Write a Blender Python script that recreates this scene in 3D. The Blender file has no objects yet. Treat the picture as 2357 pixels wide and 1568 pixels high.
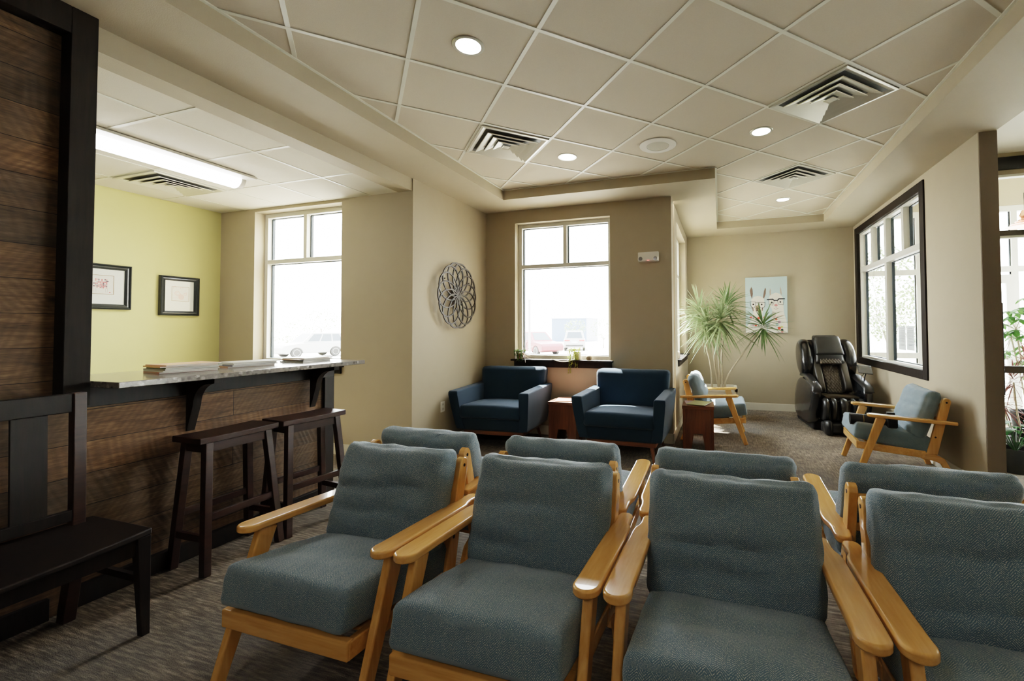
import bpy, bmesh, math, random
from mathutils import Vector, Matrix, noise
from math import sin, cos, pi, radians
scene = bpy.context.scene
COL = scene.collection
rnd = random.Random(7)

# ------------------------------------------------------------------ node materials
class NT:
    def __init__(s, name):
        s.m = bpy.data.materials.new(name); s.m.use_nodes = True
        s.t = s.m.node_tree; s.n = s.t.nodes; s.l = s.t.links
        s.b = s.n['Principled BSDF']; s.out = s.n['Material Output']
    def add(s, typ, ins=None, **kw):
        nd = s.n.new(typ)
        for k, v in kw.items(): setattr(nd, k, v)
        for k, v in (ins or {}).items():
            if isinstance(v, bpy.types.NodeSocket): s.l.new(v, nd.inputs[k])
            else: nd.inputs[k].default_value = v
        return nd
    def set(s, **kw):
        for k, v in kw.items():
            k = {'base': 'Base Color', 'rough': 'Roughness', 'metal': 'Metallic', 'normal': 'Normal', 'spec': 'Specular IOR Level',
                 'emit': 'Emission Color', 'estr': 'Emission Strength', 'coat': 'Coat Weight', 'coatr': 'Coat Roughness', 'sheen': 'Sheen Weight'}[k]
            if isinstance(v, bpy.types.NodeSocket): s.l.new(v, s.b.inputs[k])
            else: s.b.inputs[k].default_value = v
    def coord(s, kind='Object', scale=(1, 1, 1), rot=(0, 0, 0)):
        tc = s.add('ShaderNodeTexCoord')
        return s.add('ShaderNodeMapping', {'Vector': tc.outputs[kind], 'Scale': scale, 'Rotation': rot}).outputs[0]
    def noise(s, vec, scale, detail=3, rough=.5, dist=0):
        return s.add('ShaderNodeTexNoise', {'Vector': vec, 'Scale': scale, 'Detail': detail, 'Roughness': rough, 'Distortion': dist}).outputs['Fac']
    def ramp(s, fac, stops, interp='LINEAR'):
        r = s.add('ShaderNodeValToRGB', {'Fac': fac}); cr = r.color_ramp; cr.interpolation = interp
        while len(cr.elements) < len(stops): cr.elements.new(.5)
        for e, (p, c) in zip(cr.elements, stops):
            e.position = p; e.color = (*c, 1) if len(c) == 3 else c
        return r.outputs['Color']
    def mix(s, fac, a, b, mode='MIX'):
        nd = s.add('ShaderNodeMix', data_type='RGBA', blend_type=mode)
        for i, v in ((0, fac), (6, a), (7, b)):
            if isinstance(v, bpy.types.NodeSocket): s.l.new(v, nd.inputs[i])
            else: nd.inputs[i].default_value = v if i == 0 else (*v, 1)
        return nd.outputs[2]
    def math(s, op, a, b=0.0, c=0.0):
        nd = s.add('ShaderNodeMath', operation=op)
        for i, v in enumerate((a, b, c)):
            if isinstance(v, bpy.types.NodeSocket): s.l.new(v, nd.inputs[i])
            else: nd.inputs[i].default_value = v
        return nd.outputs[0]
    def bump(s, h, strength=.3, dist=.01):
        return s.add('ShaderNodeBump', {'Height': h, 'Strength': strength, 'Distance': dist}).outputs[0]

def plain(name, base, rough=.6, metal=0, spec=.5, var=.08, scale=8, bump=0, bscale=200, coat=0):
    t = NT(name); v = t.coord()
    n = t.noise(v, scale, 3)
    c = t.mix(n, tuple(x * (1 - var) for x in base), tuple(min(1, x * (1 + var)) for x in base))
    t.set(base=c, rough=rough, metal=metal, spec=spec, coat=coat)
    if bump: t.set(normal=t.bump(t.noise(v, bscale, 2), bump, .004))
    return t.m

def emis(name, col, strength):
    t = NT(name); n = t.noise(t.coord(), 3, 2)
    t.set(base=(.9, .9, .9, 1), emit=t.mix(n, tuple(x * .97 for x in col), col), estr=strength); return t.m

def wood(name, dark, light, axis=0, rough=.3, gscale=1.0, coat=.0, spec=.5, bump=.08):
    t = NT(name)
    sc = [14.0 * gscale] * 3; sc[axis] = 1.2 * gscale
    v = t.coord('Object', tuple(sc))
    n1 = t.noise(v, 2.2, 6, .6, .6); n2 = t.noise(v, 9, 3, .5)
    f = t.math('ADD', t.math('MULTIPLY', n1, .75), t.math('MULTIPLY', n2, .25))
    c = t.ramp(f, [(.3, dark), (.7, light)])
    t.set(base=c, rough=rough, coat=coat, spec=spec, normal=t.bump(n2, bump, .003)); return t.m

M = {}
M['wall'] = plain('beige_wall_paint', (.375, .32, .228), .75, var=.03, bump=.12, bscale=260)
M['soffit'] = plain('soffit_paint', (.41, .355, .255), .7, var=.03, bump=.22, bscale=170)
M['green'] = plain('green_wall_paint', (.53, .50, .21), .7, var=.03, bump=.1, bscale=260)
M['cream'] = plain('cream_trim_paint', (.66, .62, .52), .45, var=.02)
M['white'] = plain('white_plastic', (.74, .72, .66), .4, var=.02)
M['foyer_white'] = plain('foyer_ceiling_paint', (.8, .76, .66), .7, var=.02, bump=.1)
M['frame'] = plain('window_frame_paint', (.66, .65, .58), .4, var=.02)
M['gasket'] = plain('dark_gasket', (.018, .03, .038), .5)
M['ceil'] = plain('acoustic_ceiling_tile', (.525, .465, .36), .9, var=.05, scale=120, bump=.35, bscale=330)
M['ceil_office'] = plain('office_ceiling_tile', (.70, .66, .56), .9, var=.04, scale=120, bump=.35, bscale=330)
M['grid'] = plain('ceiling_grid_paint', (.68, .67, .57), .45, var=.02)
M['dark_wood'] = wood('espresso_wood', (.007, .005, .0045), (.018, .011, .008), 2, .5, spec=.3)
M['trim_wood'] = wood('dark_trim_wood', (.009, .0065, .005), (.020, .014, .010), 2, .6, spec=.2)
M['stool_wood'] = wood('dark_cherry_wood', (.016, .007, .0055), (.042, .017, .012), 1, .36, spec=.4)
for i, a in enumerate('xyz'):
    M['oak_' + a] = wood('honey_beech_wood_' + a, (.56, .27, .068), (.78, .44, .145), i, .2, .8, coat=.55, bump=.03)
    M['rustic_' + a] = wood('rustic_red_wood_' + a, (.075, .022, .010), (.23, .08, .032), i, .35, .6)
M['black_leather'] = plain('black_leather', (.013, .0125, .0125), .33, var=.2, bump=.25, bscale=90)
M['black_gloss'] = plain('black_gloss_plastic', (.008, .009, .011), .22, var=.1, coat=.3)
M['black_matte'] = plain('black_matte_plastic', (.012, .012, .013), .55, var=.1)
M['charcoal_frame'] = wood('charcoal_frame_wood', (.009, .013, .013), (.02, .024, .024), 1, .3, coat=.2)
M['paper'] = plain('white_paper', (.82, .80, .75), .8, var=.02)
M['mat_board'] = plain('mat_board', (.83, .80, .74), .8, var=.02)
M['steel'] = plain('vent_steel', (.62, .61, .53), .28, metal=.75, var=.05, scale=4)
M['vent_white'] = plain('vent_enamel', (.70, .68, .58), .3, metal=.25, var=.03)
M['chrome'] = plain('chrome', (.7, .7, .7), .15, metal=1)
M['iron'] = plain('bronze_iron', (.030, .024, .019), .6, metal=0, var=.3, scale=30)
M['soil'] = plain('potting_soil', (.035, .022, .014), .95, var=.5, scale=60, bump=.6, bscale=80)
M['duct'] = plain('duct_dark', (.09, .095, .09), .6)
M['lamp'] = emis('downlight_lens', (1, .97, .92), 22)
M['tube'] = emis('fluorescent_lens', (1, .985, .97), 14)
M['fill_panel'] = emis('fill_panel_lens', (1, .97, .92), 8)
M['red_led'] = emis('red_indicator', (1, .1, .08), 1.2)

def cushion_fabric(name, blue, beige, w=.018, p=.0075, amt=.8):
    t = NT(name)
    tc = t.add('ShaderNodeTexCoord').outputs['UV']
    sep = t.add('ShaderNodeSeparateXYZ', {'Vector': tc})
    u, v = sep.outputs[0], sep.outputs[1]
    zig = t.math('PINGPONG', u, w)
    ph = t.math('MULTIPLY', t.math('ADD', v, t.math('MULTIPLY', zig, 1.0)), 2 * pi / p)
    s = t.math('MULTIPLY_ADD', t.math('SINE', ph), .5, .5)
    n = t.noise(tc, 330, 1); n3 = t.noise(tc, 9, 2)
    f = t.math('MULTIPLY', t.math('MULTIPLY', t.math('SMOOTH_MAX', t.math('SUBTRACT', s, .35), 0, .2), t.math('MULTIPLY', t.math('SMOOTH_MAX', t.math('SUBTRACT', n, .40), 0, .08), 6.0)), amt)
    c = t.mix(f, blue, beige)
    c = t.mix(t.math('MULTIPLY', n3, .35), c, tuple(x * .7 for x in blue))
    tw = t.noise(tc, 700, 1)
    t.set(base=c, rough=.85, spec=.25, sheen=.25, normal=t.bump(t.math('ADD', s, t.math('MULTIPLY', tw, 1.2)), .28, .003))
    return t.m
M['teal'] = cushion_fabric('teal_herringbone_tweed', (.108, .184, .242), (.74, .73, .65), w=.019, p=.0068, amt=.95)
def weave(name, base, sc=420):
    t = NT(name); v = t.coord()
    n = t.noise(v, sc, 2); n2 = t.noise(v, 5, 2)
    c = t.mix(n, tuple(x * .65 for x in base), tuple(x * 1.35 for x in base))
    t.set(base=c, rough=.85, spec=.2, sheen=.15, normal=t.bump(n, .25, .003)); return t.m
M['navy'] = weave('navy_woven_fabric', (.013, .034, .060))

def carpet():
    t = NT('streaked_carpet_tile'); 
    vx = t.coord('Object', (5.5, 52, 1)); vy = t.coord('Object', (52, 6.0, 1)); v0 = t.coord()
    a = t.noise(vx, 1.6, 5, .65); b = t.noise(vy, 1.5, 4, .6)
    q = t.noise(v0, 2.4, 3, .6); fine = t.noise(v0, 260, 2)
    chk = t.add('ShaderNodeTexNoise', {'Vector': v0, 'Scale': .6}).outputs['Fac']
    sep = t.add('ShaderNodeSeparateXYZ', {'Vector': v0})
    far = t.add('ShaderNodeMapRange', {'Value': sep.outputs[1], 'From Min': 2.6, 'From Max': 3.6, 'To Min': .12, 'To Max': .5}).outputs[0]
    s = t.math('ADD', t.math('MULTIPLY', a, t.math('SUBTRACT', 1, far)), t.math('MULTIPLY', b, far))
    s = t.math('ADD', t.math('MULTIPLY', s, .78), t.math('MULTIPLY', q, .22))
    c = t.ramp(s, [(.38, (.035, .030, .026)), (.47, (.10, .082, .064)), (.55, (.25, .20, .155)), (.64, (.46, .40, .32))])
    q2 = t.noise(v0, 1.3, 2)
    c = t.mix(t.ramp(q2, [(.45, (0, 0, 0)), (.7, (.5, .5, .5))]), c, (.075, .095, .115))
    c = t.mix(.35, c, t.mix(fine, (.05, .04, .03), (.33, .28, .22)))
    t.set(base=c, rough=.95, spec=.1, normal=t.bump(t.math('ADD', fine, s), .5, .006)); return t.m
M['carpet'] = carpet()

def planks():
    t = NT('reclaimed_wood_planks')
    tc = t.add('ShaderNodeTexCoord').outputs['Object']
    sep = t.add('ShaderNodeSeparateXYZ', {'Vector': tc})
    vec = t.add('ShaderNodeCombineXYZ', {0: sep.outputs[1], 1: sep.outputs[2], 2: 0.0}).outputs[0]
    br = t.add('ShaderNodeTexBrick', {'Vector': vec, 'Color1': (0, 0, 0, 1), 'Color2': (1, 1, 1, 1), 'Mortar': (.5, .5, .5, 1), 'Scale': 1.0, 'Mortar Size': .0016,
               'Mortar Smooth': .2, 'Bias': 0.0, 'Brick Width': 2.3, 'Row Height': .157}, offset=.37, squash=1.0)
    row = t.math('FLOOR', t.math('DIVIDE', sep.outputs[2], .157))
    gv = t.add('ShaderNodeCombineXYZ', {0: t.math('MULTIPLY', sep.outputs[1], 1.3), 1: t.math('MULTIPLY', sep.outputs[2], 11), 2: t.math('MULTIPLY', row, 3.7)}).outputs[0]
    g = t.noise(gv, 2.6, 6, .62, .8)
    fg = t.noise(t.add('ShaderNodeVectorMath', {0: gv, 1: (4.0, 5.0, 1.0)}, operation='MULTIPLY').outputs[0], 3.0, 5, .7, .3)
    g = t.math('ADD', t.math('MULTIPLY', g, .55), t.math('MULTIPLY', fg, .45))
    kn = t.add('ShaderNodeTexVoronoi', {'Vector': t.add('ShaderNodeVectorMath', {0: vec, 1: (2.2, 4.2, 1.0)}, operation='MULTIPLY').outputs[0], 'Scale': 1.0})
    saw = t.add('ShaderNodeTexWave', {'Vector': t.add('ShaderNodeCombineXYZ', {0: t.math('ADD', sep.outputs[1], t.math('MULTIPLY', t.math('SINE', t.math('MULTIPLY', row, 2.3)), t.math('MULTIPLY', sep.outputs[2], .8))), 1: 0.0, 2: 0.0}).outputs[0],
               'Scale': 9.0, 'Distortion': 6.0, 'Detail': 3.0}, wave_type='BANDS', bands_direction='X').outputs['Fac']
    blot = t.noise(tc, 3.2, 3)
    c = t.ramp(g, [(.32, (.05, .033, .021)), (.5, (.15, .098, .058)), (.66, (.27, .19, .115))])
    tint = t.ramp(br.outputs['Color'], [(0, (.50, .50, .52)), (.4, (1.0, .86, .70)), (.7, (.75, .72, .68)), (1, (1.25, .98, .72))])
    c = t.mix(1.0, c, tint, 'MULTIPLY')
    c = t.mix(t.math('MULTIPLY', saw, .26), c, (.05, .03, .018))
    c = t.mix(t.ramp(blot, [(.45, (0, 0, 0)), (.75, (.5, .5, .5))]), c, (.06, .05, .04))
    c = t.mix(t.ramp(kn.outputs['Distance'], [(.03, (.85, .85, .85)), (.10, (0, 0, 0))]), c, (.02, .012, .008))
    c = t.mix(br.outputs['Fac'], c, (.008, .006, .005))
    h = t.math('SUBTRACT', t.math('ADD', g, t.math('MULTIPLY', saw, .35)), t.math('MULTIPLY', br.outputs['Fac'], 2))
    t.set(base=c, rough=.62, spec=.35, normal=t.bump(h, .35, .006)); return t.m
M['planks'] = planks()

def granite():
    t = NT('speckled_quartz_stone'); v = t.coord()
    vo = t.add('ShaderNodeTexVoronoi', {'Vector': t.add('ShaderNodeVectorMath', {0: v, 1: t.add('ShaderNodeTexNoise', {'Vector': v, 'Scale': 30.0}).outputs['Color']}, operation='MULTIPLY_ADD').outputs[0] if False else v, 'Scale': 40.0})
    sep = t.add('ShaderNodeSeparateColor', {'Color': vo.outputs['Color']})
    c = t.ramp(sep.outputs[0], [(0, (.03, .028, .027)), (.25, (.13, .118, .105)), (.55, (.34, .31, .27)), (1, (.68, .64, .58))])
    c = t.mix(t.ramp(vo.outputs['Distance'], [(.25, (0, 0, 0)), (.55, (1, 1, 1))]), c, (.30, .27, .24))
    c = t.mix(t.noise(v, 150, 2), c, (.12, .11, .10))
    t.set(base=c, rough=.14, spec=.6); return t.m
M['granite'] = granite()

def glass(name, tint=(1, 1, 1), refl=1.0):
    t = NT(name); t.n.remove(t.b)
    lw = t.add('ShaderNodeLayerWeight', {'Blend': .5}); n = t.noise(t.coord(), 1, 1)
    fr = t.math('MULTIPLY_ADD', t.math('POWER', lw.outputs['Facing'], 5.0), .6, .035)
    tr = t.add('ShaderNodeBsdfTransparent', {'Color': t.mix(n, tuple(x * .985 for x in tint), tint)})
    gl = t.add('ShaderNodeBsdfGlossy', {'Roughness': .02})
    mx = t.add('ShaderNodeMixShader', {0: t.math('MULTIPLY', fr, refl), 1: tr.outputs[0], 2: gl.outputs[0]})
    t.l.new(mx.outputs[0], t.out.inputs[0]); return t.m
M['glass'] = glass('clear_window_glass', (.97, .985, .98))

def leafmat(name, c1, c2, rough=.4, trans=.35):
    t = NT(name); v = t.coord()
    n = t.noise(v, 18, 3)
    c = t.mix(n, c1, c2)
    t.set(base=c, rough=rough, spec=.4)
    tl = t.add('ShaderNodeBsdfTranslucent', {'Color': c})
    mx = t.add('ShaderNodeMixShader', {0: trans, 1: t.b.outputs[0], 2: tl.outputs[0]})
    t.l.new(mx.outputs[0], t.out.inputs[0]); return t.m
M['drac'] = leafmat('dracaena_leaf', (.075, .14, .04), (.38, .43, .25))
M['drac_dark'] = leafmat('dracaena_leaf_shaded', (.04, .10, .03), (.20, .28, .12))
M['scheff'] = leafmat('umbrella_plant_leaf', (.03, .11, .02), (.14, .34, .07), .3)
M['cordy'] = leafmat('red_edged_leaf', (.07, .03, .03), (.17, .05, .04), .4)
M['dgreen'] = leafmat('deep_green_leaf', (.012, .05, .015), (.04, .13, .035), .25)
M['trail'] = leafmat('trailing_leaf', (.18, .26, .03), (.50, .50, .12), .4)
M['succ'] = leafmat('sill_succulent_leaf', (.06, .14, .04), (.20, .30, .10), .5)
M['notice'] = leafmat('notice_paper', (.80, .82, .84), (.84, .85, .86), .8, .55)
M['tree_leaf'] = leafmat('outdoor_tree_leaf', (.075, .105, .045), (.15, .19, .085), .6, .25)
M['cane'] = plain('pale_plant_stem', (.46, .40, .29), .7, var=.2, scale=40, bump=.3, bscale=60)
M['bark'] = plain('tree_bark', (.08, .065, .05), .9, var=.3, scale=15)
M['planter'] = plain('white_ribbed_planter', (.62, .59, .50), .6, var=.06, scale=20)
M['pot'] = plain('cream_ceramic', (.70, .62, .50), .35, var=.03)
M['terra'] = plain('brown_woven_pot', (.24, .13, .07), .8, var=.3, scale=60, bump=.5, bscale=90)
M['black_pot'] = plain('black_pot', (.007, .008, .008), .8, spec=.2)
M['copper'] = plain('rose_copper', (.75, .38, .28), .2, metal=1)
M['concrete'] = plain('parking_lot_concrete', (.42, .40, .37), .9, var=.06, scale=.6)
M['ext'] = plain('sun_blocker_stucco', (.45, .40, .34), .9, var=.05)
for nm, c in (('car_white', (.18, .18, .177)), ('car_red', (.10, .014, .018)), ('car_silver', (.30, .30, .31)), ('bldg_blue', (.055, .085, .14))):
    M[nm] = plain(nm + '_paint', c, .35, var=.02, scale=1)
M['car_glass'] = plain('car_window', (.025, .034, .042), .12)
M['tyre'] = plain('car_tyre', (.02, .019, .018), .8)
M['rim'] = plain('car_rim', (.2, .2, .19), .4)
M['tail'] = plain('car_tail_light', (.28, .03, .03), .3)
def flat(name, c, rough=.7): return plain(name, c, rough, var=.05, scale=60)

# ------------------------------------------------------------------ mesh builder
class MB:
    def __init__(s): s.v = []; s.f = []; s.uv = None
    def add(s, vs, fs):
        o = len(s.v); s.v += [tuple(p) for p in vs]; s.f += [tuple(i + o for i in f) for f in fs]; return s
    def box(s, x0, x1, y0, y1, z0, z1):
        v = [(x, y, z) for z in (z0, z1) for y in (y0, y1) for x in (x0, x1)]
        return s.add(v, [(0, 2, 3, 1), (4, 5, 7, 6), (0, 1, 5, 4), (2, 6, 7, 3), (0, 4, 6, 2), (1, 3, 7, 5)])
    def beam(s, p0, p1, a, b, up=(0, 0, 1), a1=None, b1=None):
        p0, p1 = Vector(p0), Vector(p1); d = (p1 - p0).normalized(); up = Vector(up)
        x = d.cross(up).normalized(); y = x.cross(d).normalized(); a1 = a if a1 is None else a1; b1 = b if b1 is None else b1
        v = [p + x * sx * w / 2 + y * sy * h / 2 for p, w, h in ((p0, a, b), (p1, a1, b1)) for sx, sy in ((-1, -1), (1, -1), (1, 1), (-1, 1))]
        return s.add(v, [(3, 2, 1, 0), (4, 5, 6, 7), (0, 1, 5, 4), (1, 2, 6, 5), (2, 3, 7, 6), (3, 0, 4, 7)])
    def prism(s, poly, axis, a0, a1):
        n = len(poly)
        def P(p, a):
            return {0: (a, p[0], p[1]), 1: (p[0], a, p[1]), 2: (p[0], p[1], a)}[axis]
        v = [P(p, a0) for p in poly] + [P(p, a1) for p in poly]
        return s.add(v, [tuple(range(n))[::-1], tuple(range(n, 2 * n))] + [(i, (i + 1) % n, n + (i + 1) % n, n + i) for i in range(n)])
    def loft(s, rings, cap=True, closed=True):
        n = len(rings[0]); v = [p for r in rings for p in r]; f = []
        for k in range(len(rings) - 1):
            for i in range(n if closed else n - 1):
                j = (i + 1) % n; f.append((k * n + i, k * n + j, (k + 1) * n + j, (k + 1) * n + i))
        if cap: f += [tuple(range(n))[::-1], tuple(range((len(rings) - 1) * n, len(rings) * n))]
        return s.add(v, f)
    def tube(s, pts, r, n=8):
        pts = [Vector(p) for p in pts]; rings = []
        rr = r if isinstance(r, (list, tuple)) else [r] * len(pts)
        prev = None
        for i, p in enumerate(pts):
            d = (pts[min(i + 1, len(pts) - 1)] - pts[max(i - 1, 0)]).normalized()
            if prev is None: prev = d.orthogonal().normalized()
            x = (prev - d * prev.dot(d)).normalized(); y = d.cross(x); prev = x
            rings.append([p + (x * cos(2 * pi * k / n) + y * sin(2 * pi * k / n)) * rr[i] for k in range(n)])
        return s.loft(rings)
    def lathe(s, prof, n=24, c=(0, 0, 0)):
        rings = [[(c[0] + r * cos(2 * pi * k / n), c[1] + r * sin(2 * pi * k / n), c[2] + z) for k in range(n)] for r, z in prof]
        return s.loft(rings)
    def xf(s, m):
        s.v = [tuple(m @ Vector(p)) for p in s.v]; return s
    def build(s, name, mat, parent=None, bevel=0, seg=2, smooth=35, sub=0, loc=None):
        me = bpy.data.meshes.new(name); me.from_pydata(s.v, [], s.f); me.update()
        bm = bmesh.new(); bm.from_mesh(me); bmesh.ops.recalc_face_normals(bm, faces=bm.faces); bm.to_mesh(me); bm.free()
        for m in (mat if isinstance(mat, (list, tuple)) else [mat]): me.materials.append(m)
        if s.uv:
            ul = me.uv_layers.new(name='UVMap')
            for lp in me.loops: ul.data[lp.index].uv = s.uv[lp.vertex_index]
        o = bpy.data.objects.new(name, me); COL.objects.link(o)
        if smooth:
            for p in me.polygons: p.use_smooth = True
            me.set_sharp_from_angle(angle=radians(smooth))
        if bevel:
            b = o.modifiers.new('Bevel', 'BEVEL'); b.width = bevel; b.segments = seg; b.limit_method = 'ANGLE'; b.angle_limit = radians(35); b.harden_normals = True
        if sub:
            m = o.modifiers.new('Sub', 'SUBSURF'); m.levels = sub; m.render_levels = sub
        if parent is not None: o.parent = parent
        if loc: o.location = loc
        return o

def tag(o, label, cat, group=None, kind=None):
    o['label'] = label; o['category'] = cat
    if group: o['group'] = group
    if kind: o['kind'] = kind
    return o
def struct(o): o['kind'] = 'structure'; return o
def thing(name, label, cat, loc=(0, 0, 0), rz=0, group=None):
    o = bpy.data.objects.new(name, None); COL.objects.link(o); o.location = loc; o.rotation_euler = (0, 0, rz); o.empty_display_size = .1
    return tag(o, label, cat, group)
def B(*a): return MB().box(*a)

# ------------------------------------------------------------------ the shell
def S(name, mb, mat, parent=None, **kw):
    o = mb.build(name, mat, parent, smooth=0, **kw)
    if parent is None: struct(o)
    return o
S('floor', B(-6.2, 5.6, -4.2, 7.9, -.12, 0), M['carpet'])
S('wall_back', MB().box(-3.0, -2.541, 5.1, 5.31, 0, 3.1).box(-1.268, -.534, 5.1, 5.31, 0, 3.1).box(-2.541, -1.268, 5.1, 5.31, 0, .92).box(-2.541, -1.268, 5.1, 5.31, 2.703, 3.1), M['wall'])
S('wall_jog', MB().box(-.884, -.534, 5.45, 5.76, 0, 3.1).box(-.884, -.534, 7.22, 7.9, 0, 3.1).box(-.884, -.534, 5.76, 7.22, 0, .9).box(-.884, -.534, 5.76, 7.22, 2.72, 3.1), M['wall'])
S('wall_far', B(-.534, 2.08, 7.57, 7.9, 0, 3.1), M['wall'])
S('wall_right', MB().box(1.96, 2.08, 4.18, 5.22, 0, 2.87).box(1.96, 2.08, 7.36, 7.57, 0, 2.87).box(1.96, 2.08, 5.22, 7.36, 0, .87).box(1.96, 2.08, 5.22, 7.36, 2.74, 2.87), M['wall'])
S('wall_medallion', B(-3.35, -2.97, 3.66, 5.45, 0, 3.1), M['wall'])
S('wall_left_window', MB().box(-6.1, -5.187, 3.66, 3.86, 0, 3.1).box(-3.89, -3.35, 3.66, 3.86, 0, 3.1).box(-5.187, -3.89, 3.66, 3.86, 0, .95).box(-5.187, -3.89, 3.66, 3.86, 2.712, 3.1), M['wall'])
S('wall_green', B(-6.1, -5.75, -1.2, 3.66, 0, 2.86), M['green'])
S('wall_office_rear', B(-6.1, -3.12, -1.3, -1.2, 0, 2.86), M['wall'])
S('wall_rear', B(-3.2, 5.6, -4.3, -4.2, 0, 3.1), M['wall'])
S('wall_foyer_right', MB().box(5.5, 5.6, -4.2, 4.9, 0, 3.1).box(5.5, 5.6, 7.2, 7.6, 0, 3.1).box(5.5, 5.6, 4.9, 7.2, 0, .25).box(5.5, 5.6, 4.9, 7.2, 2.75, 3.1), M['wall'])
S('window_added_light', B(5.54, 5.546, 4.9, 7.2, .25, 2.75), M['glass'])  # unseen glazing added to bring more daylight in from the foyer side
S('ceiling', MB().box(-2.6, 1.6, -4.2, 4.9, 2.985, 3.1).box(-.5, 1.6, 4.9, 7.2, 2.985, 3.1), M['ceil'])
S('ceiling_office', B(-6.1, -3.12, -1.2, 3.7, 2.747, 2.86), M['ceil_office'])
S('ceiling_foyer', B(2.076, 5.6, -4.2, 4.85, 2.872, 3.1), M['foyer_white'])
S('ceiling_vestibule', B(1.96, 5.6, 4.75, 7.9, 3.6, 3.7), M['foyer_white'])
S('wall_vestibule', MB().box(1.96, 2.08, 4.75, 7.6, 3.09, 3.6).box(2.08, 5.6, 4.75, 4.84, 2.873, 3.6).box(5.5, 5.6, 4.84, 7.6, 3.1, 3.6), M['wall'])
sf = MB().box(-2.99, -2.455, -4.2, 5.12, 2.87, 3.09).box(-2.455, -.036, 4.62, 5.12, 2.87, 3.09).box(-.54, -.036, 5.12, 7.6, 2.87, 3.09)
sf.box(-.036, 1.45, 7.025, 7.6, 2.87, 3.09).box(1.45, 2.076, -4.2, 7.6, 2.87, 3.09)
S('ceiling_soffit', sf, M['soffit'])
S('wall_bulkhead', B(-3.15, -2.98, 1.2, 3.67, 2.743, 3.09), M['soffit'])
# T-bar grids
g = MB(); r2 = 2 ** -.5
ceilo = bpy.data.objects['ceiling']
def clip45(a, d1, d2, c, w):
    # strip along direction d2 at offset c along d1 clipped in pieces by the recess outline
    pass
def inside(x, y): return (-2.455 < x < 1.45 and -2.5 < y < 4.62) or (-.036 < x < 1.45 and 4.5 < y < 7.025)
for fam in (0, 1):
    d1 = Vector((r2, r2, 0)) if fam == 0 else Vector((-r2, r2, 0)); d2 = Vector((-r2, r2, 0)) if fam == 0 else Vector((r2, r2, 0))
    ph = .2584 if fam == 0 else 2.201
    for k in range(-14, 14):
        c = ph + k * .6096; run = None; t = -9.0
        while t <= 9.0:
            p = d1 * c + d2 * t; ins = inside(p.x, p.y)
            if ins and run is None: run = t
            if (not ins or t >= 8.99) and run is not None:
                if t - run > .03:
                    g.beam(d1 * c + d2 * (run - .004) + Vector((0, 0, 2.985 - .0006 * fam)), d1 * c + d2 * (t + .004) + Vector((0, 0, 2.985 - .0006 * fam)), .024, .008)
                run = None
            t += .01
g.box(-2.455, -2.437, -2.5, 4.62, 2.976, 2.984).box(-2.455, -.03, 4.602, 4.62, 2.9765, 2.984).box(-.036, -.018, 4.62, 7.02, 2.976, 2.984).box(-.036, 1.45, 7.007, 7.025, 2.9765, 2.984).box(1.432, 1.45, -2.5, 7.02, 2.976, 2.984)
S('ceiling_grid', g, M['grid'], ceilo)
g = MB()
for k in range(-4, 5):
    y = 1.862 + .6096 * k
    if -1.2 < y < 3.66: g.box(-5.75, -3.15, y - .012, y + .012, 2.7445, 2.7475)
for k in range(-1, 4):
    x = -3.515 - .6096 * k
    if -5.75 < x < -3.15: g.box(x - .012, x + .012, -1.2, 3.66, 2.744, 2.7475)
S('ceiling_grid', g, M['grid'], bpy.data.objects['ceiling_office'])
# baseboards
for nm, a in (('baseboard_back', (-2.97, -.534, 5.086, 5.1)), ('baseboard_jog', (-.534, -.52, 5.1, 7.57)), ('baseboard_far', (-.52, 1.96, 7.556, 7.57)),
              ('baseboard_right', (1.946, 1.96, 4.18, 7.556)), ('baseboard_medallion', (-2.97, -2.956, 3.66, 5.086)), ('baseboard_left_window', (-5.75, -2.956, 3.646, 3.66))):
    S(nm, B(*a, 0, .115), M['cream'], bevel=.004)

S('wall_end_sheet', B(1.962, 2.079, 4.172, 4.181, 0, 2.868), plain('taupe_wall_end', (.19, .155, .115), .75, var=.03))  # thin sheet over the wall end, darker than the wall
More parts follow.
